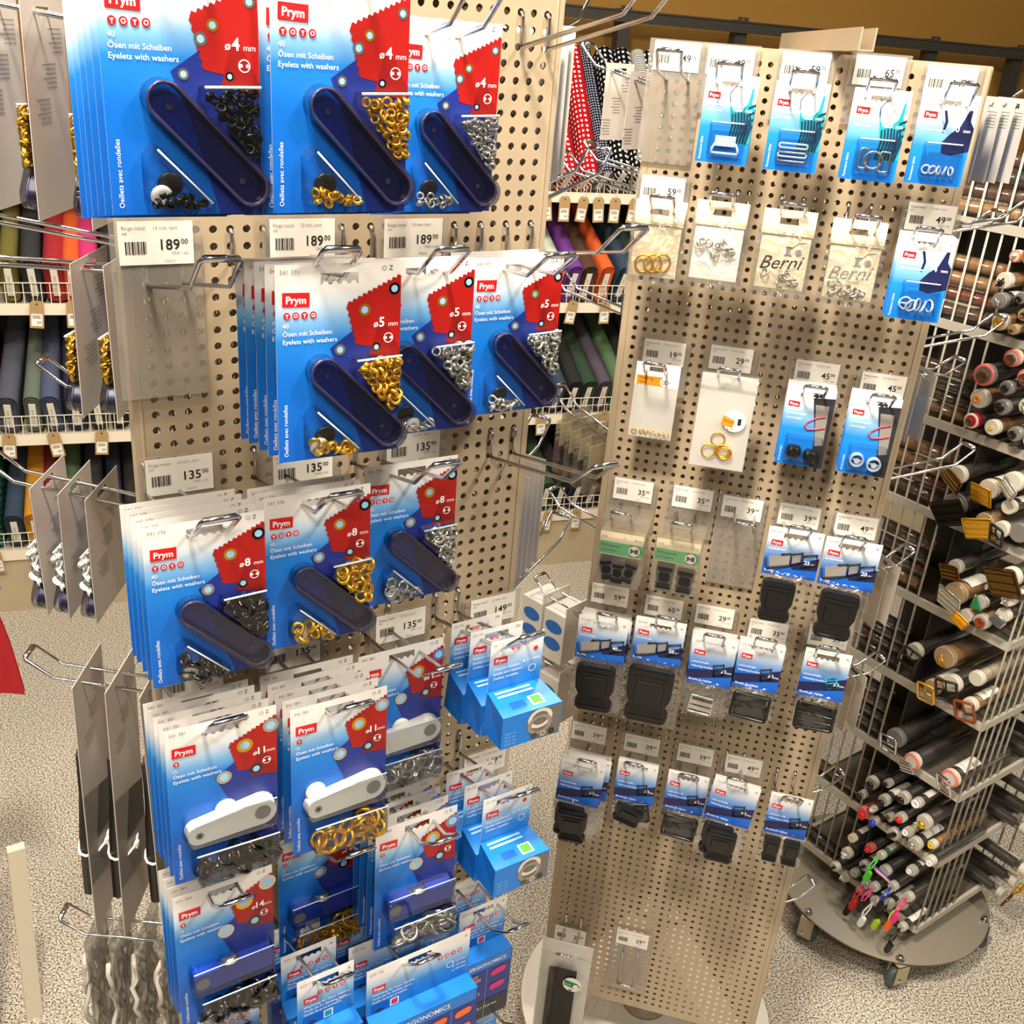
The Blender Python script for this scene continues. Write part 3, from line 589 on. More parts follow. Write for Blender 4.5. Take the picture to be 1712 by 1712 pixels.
def buckle_bag(kind, mm, seed):
    w, h = (.078, .077) if kind in ('release', 'tilt') else (.068, .084) if kind != 'bundle' else (.074, .085)
    X = lambda f: w*(f-.5); Z = lambda f: -h*f; t = MB(); y = -.0006
    if kind in ('release',):
        t.poly([(X(1), Z(.52)), (X(1), Z(.78)), (X(.55), Z(.83)), (X(.5), Z(.72))], y, 'navy')
        t.poly([(X(.08), Z(.62)), (X(.46), Z(.52)), (X(.48), Z(.78)), (X(.14), Z(.90))], y-.0001, 'strap_grey')
        for a, b in ((.49, .68), (.70, .95)):
            t.tube([(p_, y-.0001, q) for p_, q in [(X(a), Z(.52)), (X(b), Z(.45)), (X(b+.01), Z(.66)), (X(a+.01), Z(.76))]], .0014, 'ink', 4, True)
        t.poly([(X(.51), Z(.55)), (X(.66), Z(.50)), (X(.67), Z(.64)), (X(.52), Z(.71))], y-.00005, 'print_grey'); t.tube([(X(.03), y-.0001, Z(.68)), (X(.08), y-.0001, Z(.88)), (X(.48), y-.0001, Z(.76))], .0018, 'ink', 4); t.tube([(X(.30), y-.0001, Z(.555)), (X(.48), y-.0001, Z(.505))], .0016, 'ink', 4)
        t.text('Steckschnalle', X(.05), Z(.47), .0048, y-.0002, 'print_white', 'l', 0, .01); t.text('Buckle', X(.05), Z(.93), .0052, y-.0002, 'print_white', 'l', 0, .01)
    else:
        t.poly([(X(1), Z(.5)), (X(1), Z(.74)), (X(0), Z(.92)), (X(0), Z(.72)), (X(.5), Z(.66))], y, 'navy')
        cm = 'teal' if kind == 'teal' else 'ink'
        t.tube([(p_, y-.0002, q) for p_, q in [(X(.56), Z(.56)), (X(.78), Z(.5)), (X(.82), Z(.72)), (X(.6), Z(.78))]], .0013, cm, 4, True); t.tube([(X(.58), y-.0002, Z(.67)), (X(.8), y-.0002, Z(.61))], .001, cm, 4)
        t.text('Leiterschnalle', X(.06), Z(.55), .0048, y-.0002, 'print_white', 'l', 0, .01); t.text('Adjusting buckles', X(.06), Z(.64), .0048, y-.0002, 'print_white', 'l', 0, .01); t.text('Boucle de r\u00e9glage', X(.06), Z(.93), .005, y-.0002, 'print_white', 'l', 0, .01)
    logo(t, X(.08), Z(.37), .0165, y-.0002); t.text(str(mm), X(.74), Z(.68), .0085, y-.0004, 'print_white', 'l', 0, .02); t.text('mm', X(.87), Z(.68), .005, y-.0004, 'print_white', 'l', 0, .01)
    t.text('416 370', X(.06), Z(.11), .0042, y-.0002, 'grey_ink'); t.text('N', X(.94), Z(.12), .005, y-.0002, 'ink', 'r')
    base = [part('header_card', card(w, h, 'head_print', (.012, .033, .009)), label='blue and white header card'), part('print', t)]
    z0 = -h+.004; pcs = []
    if kind == 'release':
        s = {25: (.05, .068), 20: (.058, .078), 40: (.064, .085), 50: (.074, .1)}[mm]; pcs = [part('side_release_buckle', big_buckle(*s), ((-.010 if mm == 25 else -.002), -.002, z0-.008), (0, .03*((seed % 3)-1), 0))]; bh = s[1]+.02; bw = s[0]+.016
    elif kind == 'clear': pcs = [part('adjusting_buckle', slider(.036, .03, 'silver', 2), (-.004, -.002, z0-.024), (0, .08, 0))]; bh, bw = .066, .064
    elif kind == 'square': pcs = [part('adjusting_buckle', slider(.054, .042, 'black_plastic', 1), (0, -.002, z0-.012), (0, .06, 0)), part('adjusting_buckle', slider(.05, .04, 'black_plastic', 1), (.002, .003, z0-.014))]; bh, bw = .062, .066
    elif kind == 'teal': pcs = [part('adjusting_buckle', slider(.056, .018, 'black_plastic', 1), (0, -.004+.002*k, z0-.012-.014*k), (0, .05-.04*k, 0)) for k in range(3)]; bh, bw = .066, .068
    elif kind == 'bundle': pcs = [part('strap_buckle', big_buckle(.05, .062), (.006*k-.008, -.004-.008*k, z0-.004-.004*k), (0, -.08*k, 0)) for k in range(2)]; bh, bw = .082, .074
    elif kind == 'pair': pcs = [part('end_buckle', big_buckle(.028, .05), (-.016+.032*k, -.002, z0-.006)) for k in range(2)]; bh, bw = .066, .068
    else: pcs = [part('adjusting_buckle', big_buckle(.05, .036), (0, -.003, z0-.008), (0, .25, 0)), part('adjusting_buckle', slider(.048, .034), (.002, .002, z0-.006), (0, -.2, 0))]; bh, bw = .056, .062
    bag = part('clear_bag', film_bag(bw+.004, bh, .02, z0+.002))
    return base+pcs+[bag], base+[bag]
def zip_bag(kind):
    """cream header card above a clear zip bag with small metal findings"""
    w, hh = .07, .031; t = MB(); y = -.0006; pcs = []
    cardm = MB(); cardm.box(-.031, .031, .002, .0026, -.1, -.02, 'cream_card' if kind != 'white' else 'white_card')  # white insert colour imitates glare on that bag
    if kind in ('berni', 'berni_bits'):
        t.text('Berni', 0, -.074, .0245, .0016, 'grey_ink' if kind == 'berni_bits' else 'print_dark', 'c', .08, 0, .4); t.text('TIONS', .004, -.08, .006, .0016, 'grey_ink', 'c', .05)
        t.rect(.002, .008, -.056, -.046, .0016, 'grey_ink'); t.rect(.0, .010, -.047, -.045, .0016, 'grey_ink'); t.rect(.0, .010, -.0575, -.0555, .0016, 'grey_ink'); t.disc(.018, -.052, .0045, .0016, 'grey_ink'); t.tube([(.008, .0014, -.048), (.016, .0014, -.04), (.026, .0014, -.038)], .0005, 'grey_ink', 4)
    rnd = random.Random(hash(kind) % 97 if False else len(kind))
    if kind == 'gold':
        for k in range(3):
            m = MB(); m.tube([(.0118*math.cos(2*PI*q/18), 0, .0118*math.sin(2*PI*q/18)) for q in range(18)], .0014, 'gold', 6, True); pcs.append(part('gold_ring', m, (-.013+.012*k, -.002-.001*k, -.083+.002*k), (.1, .1, .2*k)))
    elif kind in ('berni', 'white', 'berni_bits'):
        n = {'berni': 8, 'white': 12, 'berni_bits': 16}[kind]
        m = MB(); m.tube([(.005*math.cos(2*PI*q/12), 0, .005*math.sin(2*PI*q/12)) for q in range(12)], .0011, 'silver', 5, True); m = m.mesh('metal_ring')
        for k in range(n): pcs.append(part('metal_ring', m, (rnd.uniform(-.026, .02), -.002-.003*rnd.random(), (-.062 if kind == 'white' else -.09)+rnd.uniform(-.006, .012)), (rnd.uniform(-.8, .8), 0, rnd.uniform(-1, 1))))
    bag = part('clear_zip_bag', film_bag(.074, .09, .011, -.021), kids=[part('zip_strip', MB().box(-.036, .036, -.0022, -.001, -.03, -.027, 'film'))])
    base = [part('header_card', card(w-.004, hh, 'cream_card', (.014, .024, .008), bumps=False), label='cream header card'), part('insert_card', cardm)]
    if t.f: base.append(part('insert_print', t))
    return base+pcs+[bag], base+[bag]
def ring_card():
    w, h = .065, .116; t = MB(); y = -.0006
    t.poly([(-.03, -.034), (.0135, -.034), (.021, -.027), (.0135, -.02), (-.03, -.02)], y, 'orange'); t.disc(.012, -.027, .0072, y-.0002, 'white_card'); t.ring(.010, -.027, .0022, .003, y-.0004, 'ink', 12); t.ring(.0145, -.027, .0022, .003, y-.0004, 'ink', 12)
    t.text('Metalring', -.026, -.0255, .0055, y-.0002, 'ink', 'l'); t.text('Guld', -.026, -.0315, .0055, y-.0002, 'ink', 'l')
    pcs = []; m = MB(); m.tube([(.0034*math.cos(2*PI*q/12), 0, .0034*math.sin(2*PI*q/12)) for q in range(12)], .0008, 'gold', 5, True); m = m.mesh('gold_ring')
    for k in range(7): pcs.append(part('gold_ring', m, (-.024+.0075*k+(.004 if k else 0), -.0025, -.107+.001*(k % 2)), (.2*k, 0, .35*k)))
    b = part('clear_sleeve', film_bag(.066, .084, .005, -.034, 'film_smooth', .0))
    return [part('card', card(w, h, 'white_card', (.009, .026, .007), bumps=False)), part('print', t)]+pcs+[b], [part('card', card(w, h, 'white_card', (.009, .026, .007), bumps=False))]
def ring_bag():
    w, h = .083, .147; t = MB(); y = -.006; pcs = []
    c = MB(); c.box(-w/2+.002, w/2-.002, .0004, .001, -h+.002, -.003, 'white_card')
    t.disc(.016, -.068, .016, y, 'white_card', 24); t.poly([(-.003, -.075), (.014, -.078), (.0165, -.0665), (-.0005, -.0605)], y-.0003, 'orange'); t.rect(.0205, .0255, -.073, -.063, y-.0003, 'ink'); t.text('6 stk', .012, -.0815, .005, y-.0003, 'ink', 'c')
    t.text('Metalring', .0, -.0685, .004, y-.0005, 'ink', 'l', -.2)
    m = MB(); m.tube([(.0098*math.cos(2*PI*q/18), 0, .0098*math.sin(2*PI*q/18)) for q in range(18)], .0012, 'gold', 6, True); m = m.mesh('gold_ring')
    for k, (a, b) in enumerate(((-.003, -.099), (-.014, -.118), (.008, -.117), (.006, -.115), (.010, -.118))): pcs.append(part('gold_ring', m, (a, -.003-.001*k, b), (.05*k, .1, 0)))
    z = MB(); z.box(-w/2, w/2, -.0022, -.001, -.024, -.021, 'film')
    return [part('insert_card', c), part('sticker', t, label='round white sticker with orange band')]+pcs+[part('clear_zip_bag', film_bag(w, h, .010, 0, 'film_smooth', .001), kids=[part('zip_strip', z)])], []
def case_pack(kind):
    w, h = .072, .108; t = MB(); y = -.0042
    ins = MB(); ins.box(-.033, .033, -.0038, -.0032, -.060, -.022, 'cream_card')
    t.rect(-.033, .033, -.058, -.038, y, 'band_green'); t.poly([(.014, -.058), (.026, -.058), (.033, -.048), (.026, -.038), (.014, -.038)], y-.0001, 'green_dark'); t.disc(.0205, -.048, .0085, y-.0002, 'white_card', 18)
    t.poly([(.0145, -.052), (.0165, -.052), (.0195, -.049), (.0225, -.052), (.0265, -.052), (.0265, -.044), (.0225, -.044), (.0195, -.047), (.0165, -.044), (.0145, -.044)], y-.0004, 'ink')
    t.text('Klik sp\u00e6nde', -.03, -.046, .006, y-.0002, 'ink', 'l', 0, .012); t.text('(to knapper)', -.03, -.053, .005, y-.0002, 'ink', 'l', 0, .008); t.text('4 stk', -.03, -.031, .004, y-.0002, 'ink', 'l'); t.ring(.004, -.029, .0016, .002, y-.0002, 'gold', 8); t.text('25 mm', .03, -.031, .004, y-.0002, 'ink', 'r')
    cs = MB(); cs.prism(rrect(-w/2, w/2, -h, -.016, .005), .001, -.012, 'case_clear', .001); cs.box(-w/2, w/2, -.0008, .0008, -.016, 0, 'case_clear')
    pcs = []
    if kind == 'a':
        for k in range(3): pcs.append(part('clip_buckle', big_buckle(.022, .034), (-.02+.02*k, -.001, -.066-.003*(k % 2)), (0, .2*(k-1), 0)))
    else:
        for k in range(2): pcs.append(part('clip_buckle', big_buckle(.028, .04), (-.014+.031*k, -.001, -.063-.002*k)))
    a = [part('clear_case', cs), part('insert_card', ins, kids=[part('insert_print', t)], label='cream insert with green band')]
    return a+pcs, a+pcs[:1]
def small_box(seed):
    w = .066; hh = .064; bw, bh, bd = .074, .046, .04; t = MB(); y = -.0006; X = lambda f: w*(f-.5)
    logo(t, X(.07), -.028, .0165, y-.0002); icons(t, X(.42), -.012, .0024, 2, y-.0002); t.disc(X(.86), -.02, .0028, y-.0002, 'logo_red', 12)
    for k, (s, q) in enumerate((('\u00d6sen mit Scheiben', .0043), ('Eyelets with washers', .0043), ('Oeillets, rondelles', .0043))): t.text(s, X(.08), -.036-.0058*k, q, y-.0002, 'print_white', 'l', 0, .008)
    t.text('\u00f8 11 mm', X(.95), -.034, .006, y-.0002, 'print_white', 'r', 0, .015); t.ring(X(.82), -.044, .004, .0048, y-.0002, 'print_white', 14); t.text('541 392', X(.05), -.006, .0038, y-.0002, 'grey_ink'); t.text('DD', X(.95), -.006, .004, y-.0002, 'ink', 'r')
    bx = MB(); z1 = -hh+.002; z0 = z1-bh
    vs = [(-w/2, 0, z1), (w/2, 0, z1), (bw/2, -bd, z1-.006), (-bw/2, -bd, z1-.006), (-bw/2, 0, z0), (bw/2, 0, z0), (bw/2, -bd, z0), (-bw/2, -bd, z0)]
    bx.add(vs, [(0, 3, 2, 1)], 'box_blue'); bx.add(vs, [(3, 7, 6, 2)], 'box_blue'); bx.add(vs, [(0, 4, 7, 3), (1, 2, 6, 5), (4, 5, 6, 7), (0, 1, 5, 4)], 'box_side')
    p2 = MB(); yy = -bd-.0003; zt = z1-.006
    p2.poly([(-.002, zt-.002), (bw/2-.001, zt-.002), (bw/2-.001, z0+.001), (.012, z0+.001), (-.008, zt-.02)], yy, 'box_photo')
    for k in range(2): p2.ring(.010, zt-.013-.008*k, .0085, .0125, yy-.0002-.0001*k, 'paper_warm' if k == 0 else 'print_grey', 20, 1.25)
    for k, m_ in enumerate(('bronze', 'silver', 'gunmetal')): p2.ring(.004+.011*k, z0+.006, .0012, .004, yy-.0005, m_, 12)
    for k in range(4): p2.text('30 St / pcs', -bw/2+.004, z0+.004+.0045*k, .0034, yy-.0002, 'pale_blue', 'l')
    for k in range(2): p2.add([(-w/2+.006, -.004-.006*k, z1-.0002-.0007*k), (-w/2+.05, -.004-.006*k, z1-.0002-.0007*k), (-w/2+.05, -.007-.006*k, z1-.0006-.0007*k), (-w/2+.006, -.007-.006*k, z1-.0006-.0007*k)], [(0, 1, 2, 3)], 'pale_blue')
    p2.add([(.004, -.020, z1-.0027), (.004, -.034, z1-.0048), (.02, -.034, z1-.0048), (.02, -.020, z1-.0027)], [(0, 1, 2, 3)], 'print_white'); p2.add([(.006, -.0215, z1-.0027), (.006, -.0325, z1-.0043), (.018, -.0325, z1-.0043), (.018, -.0215, z1-.0027)], [(0, 1, 2, 3)], 'green_cord')
    p2.add([(-.02, -.022, z1-.003), (-.02, -.032, z1-.0045), (-.002, -.032, z1-.0045), (-.002, -.022, z1-.003)], [(0, 1, 2, 3)], 'deep_blue')
    p2.text('Refill', -.019, zt-.004, .0001, yy, 'print_white')
    a = [part('header_card', card(w, hh, 'box_print', (.010, .03, .008)), label='blue and white header card'), part('print', t), part('box', bx, kids=[part('box_print', p2)])]
    return a, a
def ergo_box(w, code, seed):
    hh = .07; bd = .022; bh = .115; t = MB(); y = -.0006; x0 = -w/2
    logo(t, x0+.007, -.036, .0165, y-.0002); t.text(code, x0+.004, -.009, .0052, y-.0002, 'grey_ink'); t.text('X', w/2-.004, -.009, .005, y-.0002, 'ink', 'r')
    icons(t, w/2-.04, -.026, .0031, 4, y-.0002, .0088)
    for k, s in enumerate(('Werkzeug f\u00fcr \u00d6sen, N\u00e4hfrei', 'Tools set for Eyelets, Jeans', 'Outils de pose pression')): t.text(s, x0+.007, -.0425-.0055*k, .0046, y-.0002, 'print_white', 'l', 0, .008)
    t.rect(x0+.006, x0+.028, -.0685, -.056, y-.0002, 'deep_blue'); t.poly([(x0+.009, -.067), (x0+.016, -.063), (x0+.023, -.067), (x0+.016, -.070)], y-.0003, 'print_dark'); t.rect(x0+.030, x0+.041, -.068, -.057, y-.0002, 'print_white'); t.rect(x0+.0315, x0+.0395, -.0665, -.0585, y-.0003, {0: 'logo_red', 1: 'teal', 2: 'hot_pink'}[seed % 3]); t.text('390 903', x0+.006, -.0785, .005, y-.0003, 'print_white', 'l', 0, .01)
    if w > .1:
        for k in range(3): t.text('\u00f8 %d mm' % (12+3*k), w/2-.005, -.043-.0065*k, .005, y-.0002, 'print_white', 'r')
        t.ring(w/2-.026, -.043, .0042, .005, y-.0002, 'print_white', 14)
    else: t.text('\u00f8 9,0 mm', w/2-.004, -.05, .0045, y-.0002, 'print_white', 'r')
    bx = MB(); z1 = -hh; z0 = z1-bh; vs = [(x0, 0, z1), (-x0, 0, z1), (-x0+.002, -bd, z1-.004), (x0-.002, -bd, z1-.004), (x0, 0, z0), (-x0, 0, z0), (-x0+.002, -bd, z0), (x0-.002, -bd, z0)]
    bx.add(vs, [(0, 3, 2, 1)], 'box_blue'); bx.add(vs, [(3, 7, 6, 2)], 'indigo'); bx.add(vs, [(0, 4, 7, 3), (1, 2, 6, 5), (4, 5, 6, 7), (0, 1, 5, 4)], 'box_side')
    p = MB(); zt = z1-.004; yy = -bd-.0004
    p.rect(x0, -x0, zt-.018, zt, yy, 'box_blue'); p.text('ERGONOMICS', 0, zt-.0125, .0098 if w > .1 else .0085, yy-.0003, 'print_white', 'c', 0, .01)
    n = 4 if w > .1 else 2
    for k in range(n):
        cx = x0+w*(k+.5)/n
        for q in range(2):
            zz = zt-.034-.026*q
            if k == 0: p.poly([(cx-.009, zz-.004), (cx+.009, zz-.004), (cx+.009, zz+.002), (cx+.004, zz+.003), (cx+.004, zz+.01), (cx-.004, zz+.01), (cx-.004, zz+.003), (cx-.009, zz+.002)], yy-.0002, 'print_grey'); p.disc(cx, zz+.004, .003, yy-.0004, 'logo_red')
            else: p.poly(capsule(cx, zz+.003, .012, .0055, .12), yy-.0002, 'orange_pull' if seed % 3 == 0 else 'logo_red' if seed % 3 == 1 else 'hot_pink')
        if k: p.rect(x0+w*k/n-.0002, x0+w*k/n+.0002, z0, zt-.02, yy-.0002, 'pale_blue')
    p.rect(x0, -x0, z0, zt-.078, yy-.0001, 'print_dark'); p.text('MAX / 10,0 mm', 0, zt-.092, .006, yy-.0003, 'print_white', 'c')
    a = [part('header_card', card(w, hh, 'box_print', (.011, .03, .008)), label='blue and white header card'), part('print', t), part('box', bx, kids=[part('box_print', p)])]
    return a, a

ORD = ['front', 'second', 'third', 'fourth', 'fifth', 'sixth', 'seventh']
def stack(S, side, name, kit, c, top, d, n, sp, root, desc, cat, group, L=.2, hc=None, slotz=.011, jit=.0, tilt=0, hooked=True):
    """things hanging one behind another on one hook; the wire rises from the board to the front card"""
    full, lite = kit; k = slotz/P; slope = max(.0, min(.45, (root-(top+k))*P/max(d, .02)))
    rnd = random.Random(int(c*10+top*100)); yw = S.yw(side)
    for i in range(n):
        dd = d-i*sp
        if dd < .012: break
        rr = root-slope*dd/P-k
        p = S.at(side, c+(rnd.uniform(-1, 1)*jit if i else 0), rr, dd)
        lab = desc+(', '+ORD[i]+' from the front' if i else ', frontmost') if n > 1 else desc
        spawn(name, full if i == 0 or not lite else lite, p, yw, lab, cat, group, rot=(rnd.uniform(-.02, .02), tilt+(rnd.uniform(-1, 1)*jit*.06 if i else 0), yw+rnd.uniform(-.02, .02)))
    if hooked: hook(S, side, round(hc if hc is not None else c), root, max(L, d+.015), slope, 'wire hook carrying the '+desc.split(',')[0].replace('blue card of','card of')+(','+desc.split(',')[1] if ',' in desc else ''))

# ------------------------------------------------------------------ LEFT STAND, front
kit = {}
G = 'blister cards of eyelets on the left stand'
ecard = eyelet_card
Ltab = [
 (ecard(4, 'dark_metal', 'stick', 1), -.9, -3.3, .2, 6, .021, 0, 'card of black 4 mm eyelets, top row left'),
 (ecard(4, 'gold', 'stick', 2), 6.05, -3.4, .21, 4, .021, 0, 'card of gold 4 mm eyelets, top row middle'),
 (ecard(4, 'silver', 'stick', 3), 15.4, -2.1, .10, 3, .02, 0, 'card of silver 4 mm eyelets, top row right'),
 (ecard(5, 'gold', 'stick', 4), 6.3, 9.3, .2, 5, .023, 12, 'card of gold 5 mm eyelets, second row left'),
 (ecard(5, 'silver', 'stick', 5), 12.6, 10., .15, 2, .022, 12, 'card of silver 5 mm eyelets, second row middle'),
 (ecard(5, 'silver', 'stick', 6), 21.1, 10.8, .10, 3, .022, 12, 'card of silver 5 mm eyelets, second row right'),
 (ecard(8, 'gunmetal', 'stick', 7), -.1, 23.6, .15, 5, .02, 26, 'card of dark 8 mm eyelets, third row left'),
 (ecard(8, 'gold', 'stick', 8), 7.0, 23.6, .13, 3, .022, 26, 'card of gold 8 mm eyelets, third row middle'),
 (ecard(8, 'silver', 'stick', 9), 14.5, 23.8, .09, 1, .02, 26, 'single card of silver 8 mm eyelets, third row right'),
 (ecard(11, 'gunmetal', 'white', 10), .1, 36.4, .16, 5, .02, 40, 'card of dark eyelets, white tool, fourth row left'),
 (ecard(11, 'gold', 'white', 11), 7.9, 37.7, .15, 5, .021, 40, 'card of gold eyelets, white tool, fourth row middle'),
 (ecard(11, 'silver', 'white', 12), 14.6, 38.3, .08, 1, .02, 40, 'single card of silver eyelets, white tool, fourth row'),
 (ecard(14, 'gunmetal', 'blue', 13), .05, 50.3, .14, 4, .018, 53, 'card of dark eyelets, blue tool, fifth row left'),
 (ecard(14, 'gold', 'blue', 14), 8.9, 53.6, .06, 1, .02, 56, 'single card of gold eyelets, blue tool, fifth row'),
 (ecard(14, 'silver', 'blue', 15), 14.7, 51.2, .13, 4, .02, 53, 'card of silver eyelets, blue tool, fifth row right'),
]
for kt, c, top, d, n, sp, root, desc in Ltab:
    stack(LS, 'front', 'eyelet_card', kt, c, top, d, n, sp, root, 'blue '+desc, 'card', G, L=.19 if d > .1 else .17)
sb = small_box(1)
stack(LS, 'front', 'eyelet_box', sb, 21.3, 36.5, .15, 3, .042, 40, 'small blue box of steel eyelets on upper right hook', 'box', 'hanging eyelet boxes', L=.18)
stack(LS, 'front', 'eyelet_box', sb, 21.7, 50.4, .15, 3, .042, 54, 'small blue box of steel eyelets on lower right hook', 'box', 'hanging eyelet boxes', L=.18)
stack(LS, 'front', 'tool_box', ergo_box(.068, '673 129', 2), .3, 63.4, .12, 2, .05, 66, 'narrow blue tool box at bottom left corner of left stand', 'box', 'blue tool boxes', L=.17)
stack(LS, 'front', 'tool_box', ergo_box(.066, '673 132', 1), 6.7, 60.7, .16, 3, .05, 64, 'narrow blue tool box left of the wide one', 'box', 'blue tool boxes', L=.19)
stack(LS, 'front', 'tool_box', ergo_box(.134, '673 136', 0), 14.4, 62.5, .16, 3, .05, 66, 'wide blue tool box with orange pads', 'box', 'blue tool boxes', L=.19)
stack(LS, 'front', 'tool_box', ergo_box(.07, '673 135', 2), 22.6, 65.2, .10, 2, .05, 67, 'narrow blue tool box right of the wide one', 'box', 'blue tool boxes', L=.17)
stack(LS, 'front', 'tool_box', ergo_box(.066, '673 138', 1), 22.8, 77.5, .10, 2, .05, 80, 'narrow blue tool box lowest at right', 'box', 'blue tool boxes', L=.17)
HK = 'bare chrome double wire hook on '
hook(LS, 'front', 1, 13, .17, .2, HK+'left stand under the left 189 label')
hook(LS, 'front', 25, -1, .19, .2, HK+'left stand at the top right corner')
hook(LS, 'front', 25, 12, .19, .2, HK+'left stand right of the second row')
hook(LS, 'front', 25, 27, .19, .2, HK+'left stand right of the third row')
for c, r, pz, wh in ((.6, 10.6, '189', 'top left'), (9.3, 10.6, '189', 'top middle'), (16.8, 10.7, '189', 'top right'), (1.1, 24.9, '135', 'below the bare hook at left'), (9.2, 25.6, '135', 'half hidden under gold 5 mm cards'), (17.4, 25.2, '135', 'above silver card of the third row'),
                     (8.3, 39.9, '135', 'behind gold 8 mm cards'), (16.9, 39.8, '135', 'under silver card of the third row'), (25.1, 40.3, '149', 'above the upper small boxes'), (25.5, 55.7, '149', 'above the lower small boxes'), (18.3, 56, '169', 'under single white tool card'), (1.1, 40.3, '135', 'behind dark 8 mm cards'), (1.2, 68, '169', 'low behind dark 14 mm cards'), (10, 68.5, '169', 'low under gold 14 mm card'), (24.5, 70, '129', 'low at right behind box')):
    plabel(LS, c, r, pz, 'white price label %s on left stand, %s' % (pz, wh), True, r < 30)

# ------------------------------------------------------------------ RIGHT STAND, front
GC = 'small cards of clasps on the right stand'; GB = 'bagged buckles on the right stand'; GZ = 'zip bags on the right stand'
def rs(name, kt, c, top, d, n, sp, root, desc, cat, g, **k): stack(RS, 'front', name, kt, c, top, d, n, sp, root, desc, cat, g, L=k.pop('L', .15), **k)
rs('clasp_card', swim_card('clear_clasp', 20, 1), 6.25, -8., .1, 3, .012, -7, 'teal bikini card with clear 20 mm clasp', 'card', GC)
rs('clasp_card', swim_card('bar_clasp', 25, 2), 12.05, -7.9, .1, 2, .012, -7, 'teal bikini card with clear 25 mm bar clasp', 'card', GC)
rs('clasp_card', swim_card('silver_clasp', 25, 3), 18.4, -7.9, .12, 3, .012, -7, 'teal bikini card with silver 25 mm clasp', 'card', GC)
rs('clasp_card', swim_card('ring', 10, 4), 23.8, -8., .1, 2, .012, -7, 'navy halter card with tiny clear rings, top row', 'card', GC)
rs('findings_bag', zip_bag('gold'), 1.8, 2.6, .12, 3, .012, 4, 'cream header bag with gold rings', 'bag', GZ, slotz=.014)
rs('findings_bag', zip_bag('white'), 7.2, 1.9, .14, 4, .012, 4, 'cream header bag with insert whitened for glare, second in row', 'bag', GZ, slotz=.014)
rs('findings_bag', zip_bag('berni'), 12.9, 2.0, .14, 4, .012, 4, 'cream header bag with dark script lettering', 'bag', GZ, slotz=.014)
rs('findings_bag', zip_bag('berni_bits'), 18.8, 2.4, .12, 3, .012, 4, 'cream header bag with grey lettering and silver bits', 'bag', GZ, slotz=.014)
rs('clasp_card', swim_card('ring', 14, 5), 24.4, 2.9, .13, 4, .013, 4, 'navy halter card with big clear rings, second row', 'card', GC)
rs('ring_card', ring_card(), 3.2, 18.4, .05, 1, .01, 19, 'white card with orange tag and tiny gold rings', 'card', None, L=.1, slotz=.009)
rs('ring_bag', ring_bag(), 10.2, 17.8, .08, 1, .01, 19, 'white zip bag with orange sticker and gold rings', 'bag', None, L=.1, slotz=.012)
rs('cord_stop_card', cord_card(True), 17.9, 18.3, .07, 3, .015, 19, 'blue card with red cord and black cord stops', 'card', 'cord stop cards', L=.1)
rs('cord_stop_card', cord_card(False), 23.8, 18.2, .07, 3, .015, 19, 'blue card with red cord and clear cord stops', 'card', 'cord stop cards', L=.1)
rs('clip_case', case_pack('a'), 2.4, 33.1, .13, 6, .0145, 35, 'clear case with green band, left stack', 'case', 'clear clip cases', slotz=.008)
rs('clip_case', case_pack('b'), 8.0, 33.2, .12, 3, .0145, 35, 'clear case with green band, right stack', 'case', 'clear clip cases', slotz=.008)
rs('buckle_bag', buckle_bag('release', 25, 1), 18.9, 31.4, .12, 1, .01, 34, 'bag with black buckle, left of two in fourth row', 'bag', GB)
rs('buckle_bag', buckle_bag('release', 20, 2), 24.3, 31.5, .12, 1, .01, 34, 'bag with black buckle, right of two in fourth row', 'bag', GB)
rs('buckle_bag', buckle_bag('release', 40, 3), 1.7, 44.3, .14, 5, .014, 48, 'bag with black buckle, leftmost in fifth row', 'bag', GB, jit=.3)
rs('buckle_bag', buckle_bag('release', 50, 4), 7.5, 43.7, .13, 2, .016, 48, 'bag with the largest black buckle, fifth row', 'bag', GB)
rs('buckle_bag', buckle_bag('clear', 25, 5), 13.2, 44.6, .13, 5, .014, 48, 'bag with small pale adjusting buckle', 'bag', GB, jit=.2)
rs('buckle_bag', buckle_bag('square', 30, 6), 17.9, 44.0, .13, 3, .014, 48, 'bag with square black adjusting buckle', 'bag', GB)
rs('buckle_bag', buckle_bag('teal', 30, 7), 24.4, 43.9, .12, 1, .014, 48, 'bag with teal buckle picture and black buckles', 'bag', GB)
rs('buckle_bag', buckle_bag('bundle', 25, 8), 1.6, 62.4, .15, 6, .013, 67, 'bag with bundled black buckles, lower left', 'bag', GB, jit=.5, tilt=.04)
rs('buckle_bag', buckle_bag('round', 20, 9), 7.4, 62.1, .10, 2, .014, 67, 'bag with tilted black buckle, second in lowest bag row', 'bag', GB)
rs('buckle_bag', buckle_bag('square', 25, 10), 13.1, 62.1, .10, 1, .014, 67, 'bag with square black buckle, third in lowest bag row', 'bag', GB)
rs('buckle_bag', buckle_bag('bundle', 40, 11), 18.3, 60.0, .14, 2, .016, 66, 'askew bag with wide black 40 mm buckle', 'bag', GB, tilt=.09)
rs('buckle_bag', buckle_bag('pair', 10, 12), 24.4, 62.0, .10, 1, .014, 67, 'bag with two narrow black end buckles', 'bag', GB)
